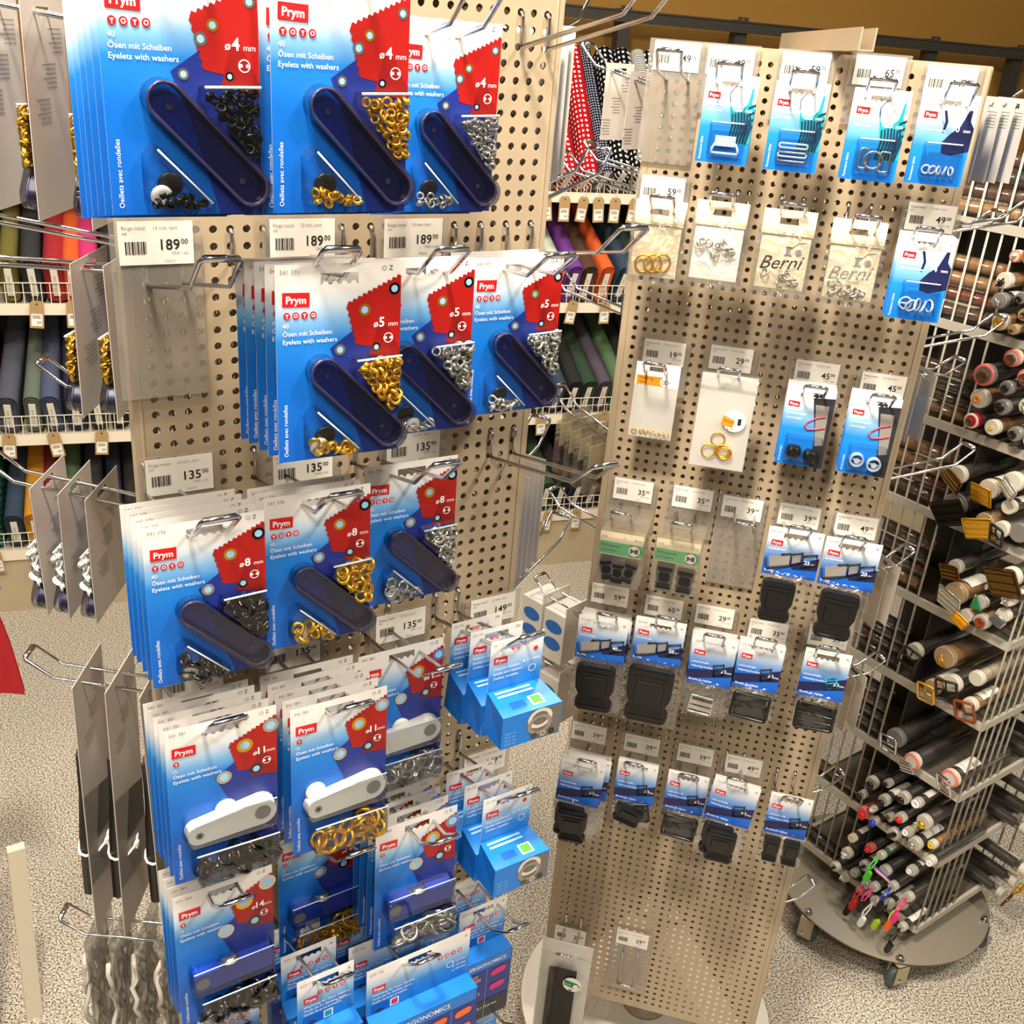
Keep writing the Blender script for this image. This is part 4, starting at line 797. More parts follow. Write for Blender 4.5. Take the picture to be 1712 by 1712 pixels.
def strap_bag():
    w, h = .098, .27; z = MB(); z.box(-w/2, w/2, -.0024, -.001, -.035, -.032, 'film'); st = MB()
    for k in range(5): st.box(-.03+.004*k, .012+.003*k, -.004-.0022*k, -.0022-.0022*k, -h+.01, -.068+.003*k, 'black_satin')
    t = MB(); t.disc(.018, -.088, .0175, -.0155, 'white_card', 26); t.poly([(.003, -.092), (.028, -.098), (.034, -.09), (.028, -.083), (.003, -.078)], -.0158, 'green_dark'); t.disc(.0255, -.0915, .0055, -.016, 'white_card'); t.text('Lynl\u00e5s', .005, -.089, .005, -.0160, 'print_white', 'l', -.1); t.rect(.012, .02, -.1025, -.1005, -.0158, 'ink'); t.rect(.015, .017, -.105, -.1005, -.0158, 'ink')
    bc = MB(); bc.box(-w/2+.002, w/2-.002, .001, .0016, -h+.002, -.002, 'white_card')
    return [part('backing_card', bc), part('black_strap', st), part('sticker', t, label='round white sticker with green band'), part('clear_zip_bag', film_bag(w, h, .02, 0, 'film_smooth', .001), kids=[part('zip_strip', z)])], []
rs('strap_bag', strap_bag(), 2.3, 92.6, .1, 1, .01, 97, 'tall zip bag with black strap and green sticker', 'bag', None, slotz=.04, L=.12)
hook(RS, 'front', 1, -7, .15, .1, HK+'right stand at the top left'); hook(RS, 'front', 14, 34, .12, .1, HK+'right stand between cases and buckles'); hook(RS, 'front', 10, 98, .11, 0, HK+'right stand near its bottom edge')
for c, r, pz, wh, lg in ((.7, -9, '49', 'top left behind bare hook', 1), (5.5, -9, '49', 'behind first teal cards', 0), (12, -9, '59', 'behind bar clasps', 0), (18.2, -9.2, '65', 'behind silver clasps', 0), (24.2, -8.9, '49', 'behind tiny clear rings', 0), (1, 2.5, '59', 'above gold ring bags', 0), (25.2, 2.4, '49', 'above big clear rings', 0),
  (3.3, 18, '19', 'above white ring card', 0), (9.9, 17.7, '29', 'above white zip bag', 0), (18.2, 18, '45', 'above black cord stops', 0), (24.5, 18.3, '45', 'above clear cord stops', 0), (2.1, 33.3, '35', 'above left clear cases', 0), (8.4, 33.1, '35', 'above right clear cases', 0), (13.6, 33.3, '39', 'above bare middle hook', 1), (19.4, 33.1, '39', 'above left buckle of the fourth row', 0), (25.1, 33.2, '49', 'above right buckle of the fourth row', 0),
  (1.1, 46.3, '59', 'above leftmost buckles of fifth row', 0), (7.2, 46.6, '65', 'above the largest buckle', 0), (12.8, 46.5, '29', 'above pale buckles', 0), (18.7, 47.1, '35', 'above square buckles', 0), (25, 46.5, '39', 'behind right buckle bag', 0), (.8, 65.3, '39', 'under leftmost buckle of fifth row', 0), (7.2, 65.4, '39', 'under the largest buckle', 0), (13.5, 65.2, '39', 'above third low bag', 0), (19.1, 65.3, '49', 'above askew bag', 0), (1.8, 97.9, '29', 'above the strap bag', 0), (9.9, 95.9, '29', 'above low bare hook', 1)):
    plabel(RS, c, r, pz, 'white price label %s on right stand, %s' % (pz, wh), False, bool(lg))

# ------------------------------------------------------------------ side faces of both stands
bk = back_print(.1, .152)
def with_back(kt): return [p for p in kt[0]]+[bk], [p for p in kt[0] if p['n'] != 'eyelet' or True]+[bk]
snap = with_back(ecard(5, 'gold', 'stick', 21, .19)); snap8 = with_back(ecard(8, 'white_plastic', 'stick', 22))
GS = 'cards seen from the back on the left stand'
stack(LS, 'left', 'eyelet_card', snap, 16.6, -2.1, .19, 4, .044, 0, 'grey backed eyelet card at top left edge', 'card', GS, L=.22)
stack(LS, 'left', 'snap_card', with_back(ecard(5, 'gold', 'stick', 23)), 18.6, 13.6, .07, 2, .03, 14, 'grey backed card with gold and white snaps', 'card', GS, L=.2)
stack(LS, 'left', 'snap_card', snap8, 16.7, 29.6, .147, 3, .0285, 32, 'grey backed card with white snap discs', 'card', GS, L=.205)
hook(LS, 'left', 17, 13, .26, .12, HK+'left stand side, large at the picture edge'); hook(LS, 'left', 9, 12, .18, .1, HK+'left stand side, behind the large one'); hook(LS, 'left', 10, 26, .18, .1, HK+'left stand side beside the fabric tags')
def tool_card():
    h = .385; c = MB(); c.box(-.05, .05, -.0005, .0005, -h, 0, 'card_back'); t = bk['me']
    tl = MB()
    for s in (-1, 1): tl.tube([(s*.004, -.014, -.13), (s*.006, -.014, -.19), (s*.016, -.015, -.25), (s*.018, -.015, -.34)], .0085, 'black_satin', 8)
    tl.tube([(0, -.014, -.09), (0, -.014, -.14)], .005, 'chrome', 6); tl.lathe([(0, .006), (.009, .006), (.009, -.006), (0, -.006)], 'chrome', 12, Matrix.Translation((0, -.014, -.13)))
    tie = MB(); tie.tube([(.03*math.cos(2*PI*k/14), -.012+.016*math.sin(2*PI*k/14), -.27) for k in range(14)], .0018, 'white_plastic', 5, True); tie.box(-.004, .004, .003, .008, -.274, -.266, 'white_plastic')
    pr = MB(); pr.poly([(-.048, -.2), (.048, -.16), (.048, -.3), (-.048, -.33)], .0008, 'print_grey'); pr.poly([(-.048, -.2), (0, -.18), (.02, -.25), (-.048, -.26)], .001, 'print_dark')
    a = [part('card', c), part('pliers', tl), part('cable_tie', tie), part('picture', pr), part('back_print', bk['me'])]
    return a, a
stack(LS, 'left', 'pliers_card', tool_card(), 16.7, 46.2, .128, 3, .038, 48, 'long grey card with black handled pliers', 'card', 'pliers cards on the left stand', L=.19)
def cord_bag(i):
    w, h = .1, .24; rnd = random.Random(i); m = MB()
    for k in range(11):
        x = -.04+.008*k; pts = []; ph = rnd.random()*6
        for q in range(13): pts.append((x+.007*math.sin(q*.9+ph), -.004-.011*rnd.random(), -.045-.0155*q))
        m.tube(pts, .0036, 'cord_grey', 5)
    top = MB(); top.box(-w/2, w/2, -.001, .001, -.04, 0, 'film')
    return [part('cord_skein', m), part('clear_bag', film_bag(w, h, .024, -.03), kids=[part('bag_header', top)])], []
for i, dd in enumerate((.16, .127, .094, .061, .03)):
    stack(LS, 'left', 'cord_bag', cord_bag(i), 15.5, 74.3, dd, 1, .03, 76, 'clear bag of grey cord, %s from the hook end' % ('nearest' if not i else ORD[i]), 'bag', 'cord bags on the left stand', L=.2, hooked=(i == 0), slotz=.012)
plain = [part('card', card(.1, .152, 'eyelet_print')), bk, part('blister', MB().prism(rrect(-.04, .045, -.145, -.075, .006), -.0004, -.008, 'blister', .002, False))]
stack(LS, 'right', 'eyelet_card', (plain, plain), 4.2, 31.2, .13, 7, .015, 34, 'pale card edge at right of the left stand', 'card', 'cards behind the left stand', L=.2)
stack(LS, 'right', 'eyelet_card', (plain, plain), 4.2, -2.6, .10, 6, .015, 0, 'pale card edge at upper right of the left stand', 'card', 'cards behind the left stand', L=.2)
hook(LS, 'right', 1, 9, .2, .12, HK+'left stand rear, beside the dotted fabric'); hook(LS, 'right', 1, 41, .2, .1, HK+'left stand rear, low above the floor')
# right stand, left rear face
white = [part('card', card(.066, .106, 'white_card')), back_print(.066, .106)]
stack(RS, 'left', 'findings_card', (white, white), 23.5, -8, .1, 3, .045, -6, 'white card seen from behind at top left', 'card', 'white cards behind the right stand', L=.16)
clearpack = case_pack('a')
stack(RS, 'left', 'clip_case', clearpack, 24.5, 27.5, .1, 4, .022, 30, 'clear pack hanging behind left edge of right stand', 'case', 'clear clip cases', L=.15, slotz=.008)
for c, r, wh in ((27, 3, 'upper left'), (23, 2, 'upper left, second'), (26, 15, 'left side below the orange fabric'), (23, 41, 'left side near the skirting')): hook(RS, 'left', c, r, .15, .1, HK+'right stand rear, '+wh)
def blob_box():
    b = MB(); b.box(-.035, .035, -.05, 0, -.12, -.02, 'white_card'); b.box(-.035, .035, -.001, .001, -.02, 0, 'white_card'); p = MB()
    for k in range(2):
        zz = -.05-.035*k; p.add([(-.0353, -.025+.02*math.cos(2*PI*q/14), zz+.013*math.sin(2*PI*q/14)) for q in range(14)], [tuple(range(14))], 'print_blue'); p.add([(.0353, -.025+.02*math.cos(2*PI*q/14), zz+.013*math.sin(2*PI*q/14)) for q in range(14)], [tuple(range(14))], 'print_blue')
    return [part('box', b, kids=[part('print', p)])], []
stack(RS, 'left', 'button_box', blob_box(), 23.8, 51, .11, 2, .055, 52, 'white box with blue ovals, upper behind right stand', 'box', 'white boxes behind the right stand', L=.15, slotz=.01)
stack(RS, 'left', 'button_box', blob_box(), 23.8, 60, .11, 2, .055, 61, 'white box with blue ovals, lower behind right stand', 'box', 'white boxes behind the right stand', L=.15, slotz=.01)
# right stand, right face
rb = [part('card', card(.066, .112, 'swim_print')), back_print(.066, .112), part('blister', MB().prism(rrect(-.025, .03, -.1, -.055, .004), -.0004, -.008, 'blister', .002, False))]
cb = [part('card', card(.066, .112, 'cream_card')), back_print(.066, .112)]
GR = 'cards on the right face of the right stand'
for c, top, d, n, sp, root, kt, desc in ((5.5, -7.9, .13, 6, .022, -7, rb, 'card seen edge on at top right'), (5.5, 3.2, .07, 2, .025, 4, rb, 'card seen edge on beside 14 mm rings'), (5.5, 18.3, .09, 3, .026, 19, rb, 'card seen edge on beside cord stops'), (5.5, 41, .12, 3, .026, 43, cb, 'card with dark print beside 20 mm buckle'), (5.5, 55.5, .11, 3, .022, 57, cb, 'cream card beside the teal buckle bag')):
    stack(RS, 'right', 'side_card', (kt, kt), c, top, d, n, sp, root, desc, 'card', GR, L=.16)
for c, r, L_, wh in ((2, 4, .16, 'upper'), (2, 15, .16, 'second'), (2, 29, .17, 'third'), (4, 72, .11, 'fourth'), (4, 90, .11, 'lowest')): hook(RS, 'right', c, r, L_, .15, HK+'right stand side facing the buttons, '+wh)

# ------------------------------------------------------------------ button rack
A0 = Vector((1.028, 1.821, 0)); E1 = Vector((-.6, .8, 0)); E2 = Vector((.8, .6, 0)); SIDE = .36
RC = A0+(E1+E2)*SIDE/2
RYAW = math.atan2(-.6*-1, .8)   # local x = E2, local y = E1
def rackp(s, t, z): p = A0+E1*s+E2*t-RC; a = Vector((p.dot(E2), p.dot(E1))); return (a.x, a.y, z)
RZ = math.atan2(E2.y, E2.x)
SHZ = [.165, .365, .555, .745, .945, 1.145, 1.335, 1.535, 1.735, 1.93]
ps = base_parts(.262, 'disc_grey', .1, [q_-.6435 for q_ in (-2.61, -1.68, -.42, .85, 2.1)], .012)
for q in ps[1:]: q['loc'] = (q['loc'][0]-.055, q['loc'][1]-.004, .046)
ps[0]['loc'] = (-.055, -.004, .1)
rod = MB(); rod.tube([(0, 0, .165), (0, 0, 1.93)], .0026, 'rack_grey', 6); rodm = rod.mesh('rod')
for k in range(4):
    R = Matrix.Rotation(k*PI/2, 3, 'Z')
    for i in range(6):
        p = R @ Vector((-SIDE/2, -SIDE/2+.215+.029*i, 0)); ps.append(part('rod', rodm, tuple(p)))
barm = MB().box(-SIDE/2-.004, -SIDE/2+.004, -SIDE/2, SIDE/2, -.012, .006, 'rack_grey').mesh('frame_bar')
for z in SHZ:
    for k in range(4): ps.append(part('frame_bar', barm, (0, 0, z), (0, 0, k*PI/2)))
sh = MB(); sh.box(-SIDE/2+.004, SIDE/2-.004, -SIDE/2+.004, SIDE/2-.004, 0, .002, 'shelf_dark'); shm = sh.mesh('shelf')
for z in SHZ: ps.append(part('shelf', shm, (0, 0, z-.004)))
cp = MB()
for k in range(4): cp.box(-SIDE/2-.005, -SIDE/2+.005, -SIDE/2-.005, -SIDE/2+.005, .1, 1.95, 'rack_grey', Matrix.Rotation(k*PI/2, 4, 'Z'))
core = MB()
for k in range(2): core.box(-.002, .002, -SIDE/2+.22, SIDE/2-.01, .17, 1.93, 'dark_steel', Matrix.Rotation(k*PI/2, 4, 'Z'))
ps.append(part('inner_panel', core)); ps.append(part('centre_post', MB().lathe([(0, 0), (.02, 0), (.02, 1.85), (0, 1.85)], 'rack_grey', 14, Matrix.Translation((0, 0, .1)) @ Matrix.Rotation(-PI/2, 4, 'X'))))
spawn('button_rack', ps, (RC.x, RC.y, 0), RZ, 'grey wire button rack on round wheeled base behind right stand', 'rack')
TUBE = {}
def tube_kit(r, L, capm, fill, sample, seed, ring=None):
    """clear tube lying along local +y with its cap at the origin facing -y"""
    key = ('t', round(r, 4), L)
    if key not in TUBE:
        m = MB(); m.lathe([(0, -L), (r*.93, -L), (r*.93, -.012)], 'tube_clear', 14); TUBE[key] = m.mesh('clear_tube')
    ck = ('c', round(r, 4), capm, ring)
    if ck not in TUBE:
        m = MB(); m.lathe([(0, 0), (r*.9, 0), (r, -.002), (r, -.006), (r*.96, -.0065), (r*.96, -.0085), (r, -.009), (r, -.014), (r*.93, -.014)], capm, 20, None, False, False)
        if ring: m.lathe([(r*.74, .0004), (r*.97, .0004), (r*1.01, -.002)], ring, 18)
        TUBE[ck] = m.mesh('cap')
    fk = ('f', round(r, 4), L, fill)
    if fk not in TUBE:
        m = MB(); pr = [(0, -L+.004)]; n = int((L-.03)/(.0045))
        for k in range(n): y = -L+.006+.0045*k; pr += [(r*.8, y), (r*.84, y+.0015), (r*.8, y+.003), (r*.55, y+.0037)]
        pr.append((0, -.018)); m.lathe(pr, fill, 12); TUBE[fk] = m.mesh('button_stack')
    lk_ = ('l', round(r, 4))
    if lk_ not in TUBE:
        m = MB(); vs = []; n = 6
        for k in range(n+1):
            a = PI*.25+PI*.5*k/n
            vs += [(r*.97*math.cos(a), .03, r*.97*math.sin(a)), (r*.97*math.cos(a), .095, r*.97*math.sin(a))]
        m.add(vs, [(2*k, 2*k+1, 2*k+3, 2*k+2) for k in range(n)], 'paper'); TUBE[lk_] = m.mesh('tube_label')
    out = [part('clear_tube', TUBE[key]), part('cap', TUBE[ck]), part('button_stack', TUBE[fk]), part('tube_label', TUBE[lk_])]
    return (out if seed % 3 == 0 else out[:3])+([sample_part(sample, r, seed)] if sample else [])
def frame_ring(w, h, t, mat, prong=True):
    m = MB(); m.tube([(a, 0, b) for a, b in rrect(-w/2, w/2, -h/2, h/2, .005, 3)], t, mat, 6, True)
    if prong: m.tube([(-w/2, 0, 0), (w/2, 0, 0)], t*.7, mat, 5); m.tube([(0, -.002, 0), (0, -.002, h/2)], t*.7, mat, 5)
    return m
def sample_part(sm, r, seed):
    kind, mat = sm[0], sm[1]; sz = sm[2] if len(sm) > 2 else 1; rnd = random.Random(seed); m = MB(); loc = (rnd.uniform(-.2, .2)*r, -.002, rnd.uniform(-.25, .05)*r); rot = (rnd.uniform(-.3, .3), rnd.uniform(-.4, .4), rnd.uniform(-.3, .3))
    if kind == 'button':
        q = r*.55*sz; m.lathe([(0, .002), (q*.6, .002), (q*.7, .0032), (q, .0028), (q, 0), (0, 0)], mat, 14)
        for dx in (-1, 1): m.disc(dx*q*.22, 0, q*.1, -.0034, 'ink', 6)
        return part('sample_button', m, loc, (0, 0, 0))
    if kind == 'bead': q = r*.62*sz; m.lathe([(0, .011), (q*.7, .009), (q, .005), (q*.7, .001), (0, 0)], mat, 12); return part('sample_bead', m, loc, (0, 0, 0))
    if kind == 'toggle': q = r*.62*sz; m.prism(capsule(0, 0, q*1.1, q*.5, .8), 0, -.008, mat, .0015); m.rect(-q*.3, q*.3, -.001, .001, -.0083, 'ink'); return part('sample_toggle', m, (0, -.001, 0))
    if kind == 'buckle': m = frame_ring(.040*sz, .050*sz, .003, mat); return part('sample_buckle', m, (loc[0], -.012, -r*.6), (.3, rot[1], rot[2]))
    if kind == 'plate':
        sz *= 1.15; m.box(-.021*sz, .021*sz, -.003, .003, -.018*sz, .018*sz, mat)
        for k in range(3): m.box(-.022*sz, .022*sz, -.005, -.003, -.016*sz+.012*sz*k, -.011*sz+.012*sz*k, mat)
        m.tube([(a, 0, b) for a, b in rrect(-.024*sz, .024*sz, -.021*sz, .021*sz, .002, 2)], .0018, mat, 5, True); return part('sample_clasp', m, (loc[0], -.014, -r*.5), (.35, rot[1]*1.4, rot[2]))
    if kind == 'spark':
        for k in range(5): m.tube([(rnd.uniform(-1, 1)*r*.5, -.004, rnd.uniform(-1, 1)*r*.5), (rnd.uniform(-1, 1)*r*.5, -.012, rnd.uniform(-1, 1)*r*.5), (rnd.uniform(-1, 1)*r*.6, -.006, -r*.7)], .0014, mat, 5)
        return part('sample_fastener', m)
    if kind == 'wedge': m.prism([(-.008, .016), (.012, -.012), (-.012, -.014)], -.004, -.008, mat, .001); m.tube([(-.008, -.006, .016), (-.012, -.006, -.014)], .0016, 'gold', 5); return part('sample_clasp', m)
    if kind == 'pull':
        m.tube([(0, -.002, 0), (.004, -.014, -.004), (.002, -.02, -.016), (-.003, -.021, -.024), (-.004, -.017, -.014), (0, -.002, 0)], .0013, mat, 5); m.prism(capsule(-.001, -.034, .014, .005, 1.4), -.018, -.024, sm[3] if len(sm) > 3 else mat, .001); m.v = [(x_*1.45, y_*1.3, z_*1.45) for x_, y_, z_ in m.v]; return part('zip_pull', m)
    if kind == 'cords':
        for k, c in enumerate(('orange_pull', 'pale_blue', 'print_white', 'hot_pink', 'blue_plastic')): m.tube([(-.03, -.012-.002*k, .004+.003*k), (-.008, -.016, .003*k-.002), (.012, -.012, .0025*k-.006), (.026, -.01, .002*k-.01)], .0017, c, 5)
        return part('sample_cords', m)
    return part('sample_button', m)
D, Bk, T_ = 'dark_button', 'black_plastic', 'tan_button'
# s (along the open face), z, radius, cap, ring, fill, sample
tubes = [
 (.190, 1.693, .0115, 'cap_white', 'cap_pink', T_, ('toggle', 'cap_white', .7)), (.196, 1.647, .0155, 'cap_white', None, T_, ('spark', 'dark_metal')), (.160, 1.70, .0155, 'cap_white', None, T_, ('bead', 'gold', 1.7)), (.193, 1.610, .0155, 'cap_grey', None, D, ('spark', 'silver', .6)), (.154, 1.624, .011, 'cap_grey', None, D, ('button', Bk)), (.187, 1.570, .0162, 'cap_white', None, T_, ('button', 'gold', 1.3)), (.146, 1.594, .0118, 'cap_peach', None, T_, ('button', 'bronze', .8)), (.150, 1.566, .010, 'cap_peach', None, T_, ('button', 'bronze', .7)), (.124, 1.577, .0125, 'cap_white', None, T_, ('button', 'bronze')),
 (.142, 1.512, .0165, 'cap_white', 'cap_pink', D, ('button', 'brown_button', 1.15)), (.179, 1.470, .0215, 'cap_grey', 'cap_pink', D, ('button', 'brown_button', 1.0)), (.105, 1.486, .0155, 'cap_white', 'cap_pink', D, ('button', 'brown_button', 1.1)), (.131, 1.458, .014, 'cap_grey', None, D, ('button', 'dark_button')), (.181, 1.420, .0190, 'cap_white', None, T_, ('button', 'orange', .7)), (.131, 1.419, .0155, 'cap_grey', None, D, ('button', 'gunmetal', 1.2)), (.089, 1.433, .0165, 'cap_white', None, T_, ('spark', 'silver')), (.183, 1.374, .0155, 'bead_red', 'cap_white', 'brown_button', ('button', 'brown_button', .9)), (.136, 1.377, .0155, 'cap_white', None, T_, ('button', 'yellow', .45)), (.093, 1.377, .0145, 'cap_grey', None, D, ('button', 'dark_button')), (.06, 1.375, .012, 'cap_white', None, D, ('button', 'dark_button')),
 (.181, 1.259, .0190, 'cap_white', None, D, ('plate', 'bronze', .8)), (.117, 1.251, .0205, 'cap_white', None, T_, ('plate', 'gold', .85)), (.068, 1.288, .020, 'cap_white', None, T_, ('plate', 'silver', .7)), (.172, 1.195, .0245, 'cap_grey', None, D, ('plate', 'dark_metal', 1.2)), (.066, 1.234, .0145, 'cap_white', None, D, None), (.105, 1.183, .021, 'cap_peach', None, T_, ('plate', 'gold', 1.0)), (.062, 1.190, .0165, 'cap_white', None, D, ('buckle', 'black_plastic', .8)), (.030, 1.195, .020, 'cap_grey', None, D, None),
 (.018, 1.105, .0205, 'cap_white', None, D, ('plate', 'bronze', 1.3)), (.130, 1.075, .0155, 'cap_clear', None, D, ('plate', 'bronze', .7)), (.116, 1.018, .024, 'cap_peach', None, T_, ('plate', 'silver', 1.05)), (.059, 1.028, .0145, 'cap_clear', None, D, ('wedge', 'green_dark')), (.05, 1.062, .014, 'cap_clear', None, D, ('spark', 'dark_metal')), (.008, 1.060, .0145, 'cap_white', None, D, ('spark', 'silver')), (.012, 1.020, .015, 'cap_white', None, D, ('plate', 'chrome', .5)), (.045, .990, .0165, 'cap_clear', None, T_, ('button', 'tortoise', 1.2)), (.08, .985, .0145, 'cap_white', None, T_, ('plate', 'gold', .6)),
 (.174, .842, .0185, 'cap_white', None, D, ('buckle', 'black_plastic', 1.0)), (.105, .866, .0245, 'cap_peach', None, T_, ('spark', 'gold')), (.112, .786, .0185, 'cap_peach', None, T_, ('buckle', 'gold', .95)), (.065, .828, .020, 'cap_white', None, D, ('buckle', 'black_plastic', 1.05)), (.025, .862, .0165, 'cap_white', None, 'cap_white', None), (.02, .800, .0165, 'cap_white', None, T_, ('buckle', 'tortoise', 1.0)),
 (.159, .621, .0225, 'cap_grey', None, D, ('buckle', 'chrome', .95)), (.105, .595, .0195, 'cap_white', 'cap_pink', D, ('plate', 'chrome', .6)), (.015, .610, .0205, 'cap_white', 'cap_pink', D, ('buckle', 'chrome', .9)),
 (.185, .476, .0155, 'cap_clear', None, D, ('bead', Bk, 1.1)), (.197, .434, .0105, 'cap_clear', None, D, ('bead', Bk, 1.2)), (.142, .458, .014, 'cap_clear', None, D, ('bead', Bk, 1.0)), (.141, .510, .010, 'cap_clear', None, D, ('button', Bk)), (.098, .498, .015, 'cap_clear', None, D, ('bead', Bk, 1.0)), (.062, .513, .012, 'cap_clear', None, D, ('button', 'print_white', 1.5)), (.180, .396, .0150, 'cap_pink', None, 'cap_pink', ('bead', 'bead_red', 1.2)), (.158, .423, .008, 'cap_white', None, D, ('button', 'print_white')), (.150, .392, .010, 'cap_clear', None, D, ('bead', 'bead_blue', 1.5)), (.122, .420, .0105, 'cap_clear', None, D, ('button', 'bronze')), (.090, .449, .0125, 'cap_clear', None, D, ('bead', 'bead_red', 1.1)), (.064, .428, .0118, 'cap_clear', None, 'cap_white', ('button', 'print_white', 1.2)), (.036, .478, .0175, 'cap_clear', None, D, ('bead', 'gold', .9)), (.098, .392, .0155, 'cap_clear', None, D, ('toggle', Bk, 1.2)), (.043, .408, .0165, 'cap_clear', None, D, ('bead', 'silver', .9)), (.010, .428, .0105, 'cap_white', None, T_, ('button', 'yellow', 1.2)), (-.002, .396, .012, 'cap_white', None, D, ('button', 'print_white', 1.1)),
 (.193, .304, .0105, 'cream_card', None, D, None), (.199, .250, .0140, 'cap_white', None, D, ('spark', 'print_white')), (.148, .306, .0118, 'cap_pink', None, D, ('bead', 'bead_red', 1.1)), (.110, .321, .0108, 'cap_clear', None, 'green_dark', ('pull', 'green_cord')), (.212, .203, .0118, 'cap_white', None, D, ('toggle', Bk, .9)), (.188, .182, .0130, 'cap_white', None, D, ('spark', 'print_white')), (.142, .262, .0130, 'cap_clear', None, D, ('toggle', Bk, 1.0)), (.165, .216, .0115, 'cap_clear', None, D, ('button', 'silver', .7)), (.097, .278, .0140, 'cap_clear', None, D, ('cords', 'orange')), (.036, .33, .0125, 'cap_clear', None, D, ('button', 'print_white')), (.126, .216, .0115, 'cap_clear', None, D, ('pull', 'bead_red')), (.104, .228, .0120, 'cap_clear', None, D, ('pull', 'hot_pink', 1, Bk)), (.066, .199, .0125, 'cap_clear', None, D, ('pull', Bk, 1, 'lime')), (.064, .262, .0120, 'cap_clear', None, D, ('pull', 'blue_plastic', 1, Bk)), (.037, .222, .0120, 'cap_clear', None, D, ('pull', 'lime', 1, 'orange_pull')), (.094, .190, .0120, 'cap_clear', None, D, ('pull', 'print_white')), (.140, .180, .0110, 'cap_clear', None, D, ('pull', Bk)), (.02, .270, .0120, 'cap_clear', None, D, ('pull', 'hot_pink')), (.012, .185, .0110, 'cap_clear', None, D, ('pull', Bk)),
]
CN = {'cap_white': 'white', 'cap_grey': 'grey', 'cap_clear': 'clear', 'cap_peach': 'peach', 'cap_pink': 'pink', 'bead_red': 'red', 'cream_card': 'cream'}
MN = {'cap_white': 'white', 'dark_metal': 'dark', 'gold': 'gold', 'silver': 'silver', 'bronze': 'bronze', 'black_plastic': 'black', 'brown_button': 'brown', 'dark_button': 'black', 'orange': 'orange', 'gunmetal': 'grey metal', 'yellow': 'yellow', 'green_dark': 'green', 'chrome': 'chrome', 'tortoise': 'brown', 'bead_red': 'red', 'bead_blue': 'blue', 'print_white': 'white', 'green_cord': 'green', 'hot_pink': 'pink', 'blue_plastic': 'blue', 'lime': 'lime'}
KN = {'button': 'button', 'bead': 'knob button', 'toggle': 'toggle', 'buckle': 'buckle', 'plate': 'clasp', 'spark': 'fastener', 'wedge': 'clasp', 'pull': 'zip pull', 'cords': 'cords'}
TL = {}
tier = lambda z: 'lowest tier' if z < .35 else 'second tier from below' if z < .54 else 'third tier from below' if z < .72 else 'fourth tier from below' if z < .94 else 'fifth tier' if z < 1.14 else 'sixth tier' if z < 1.33 else 'second tier from top' if z < 1.53 else 'top tier'
rnd = random.Random(3); GT = 'button tubes in the open side of the rack'
for i, (s, z, r, cap, ring, fill, smp) in enumerate(tubes):
    out = rnd.uniform(.03, .05); p = A0+E1*s-E2*out
    lab = 'clear tube, %s%s cap%s, %s' % (CN[cap], ' pink-edged' if ring == 'cap_pink' else '', ' with %s %s' % (MN.get(smp[1], 'coloured'), KN[smp[0]]) if smp else '', tier(z))
    TL[lab] = TL.get(lab, 0)+1
    if TL[lab] > 1: lab += ', %s alike' % ORD[TL[lab]-1]
    spawn('button_tube', tube_kit(r, .21, cap, fill, smp, i, ring), (p.x, p.y, z), 0, lab, 'tube', GT, rot=(0, 0, math.atan2(-E2.x, E2.y)))
# tubes lying lengthwise behind the left wires
for j, z0 in enumerate(SHZ[:-1]):
    for q in range(4):
        r = .0155 if j % 3 else .0135; z = z0+.006+r+q*(r*2.05)
        if j < 2 and q > 0: continue
        p = A0+E1*.47+E2*(.024+.006*(q % 2))
        fill = ['tan_button', 'brown_button', 'dark_button', 'brown_button', 'tortoise', 'tan_button'][(j*3+q) % 6] if j > 3 else ['dark_button', 'brown_button', 'dark_button'][(j+q) % 3]
        spawn('button_tube', tube_kit(r, .24, 'cap_white', fill, None, 0), (p.x, p.y, z), 0, 'tube of buttons lying behind the left wires, %s layer of the %s shelf' % (['bottom', 'second', 'third', 'top'][q], ['lowest', 'second', 'third', 'fourth', 'fifth', 'sixth', 'seventh', 'eighth', 'topmost'][j]), 'tube', 'button tubes behind the left wires', rot=(0, .3, math.atan2(-E1.x*-1, E1.y*-1)))
# tubes lying behind / reaching out at the right wires
for j, z0 in enumerate(SHZ[:3]):
    for q in range(4):
        r = .013+.002*(q % 2); z = z0+.03+q*.033
        p = A0+E2*(.255+.024*(q % 3))-E1*(.06+.01*q)
        spawn('button_tube', tube_kit(r, .2, 'cap_white' if q % 2 else 'cap_clear', D, ('buckle', 'gold' if q % 2 else 'bronze', .7) if q < 3 else None, 7+q), (p.x, p.y, z), 0, 'tube reaching out right of the rack, %s, %s' % (tier(z0+.05), ['lowest', 'second', 'third', 'topmost'][q]), 'tube', 'tubes at the right side of the rack', rot=(0, 0, math.atan2(-E1.x, E1.y)))

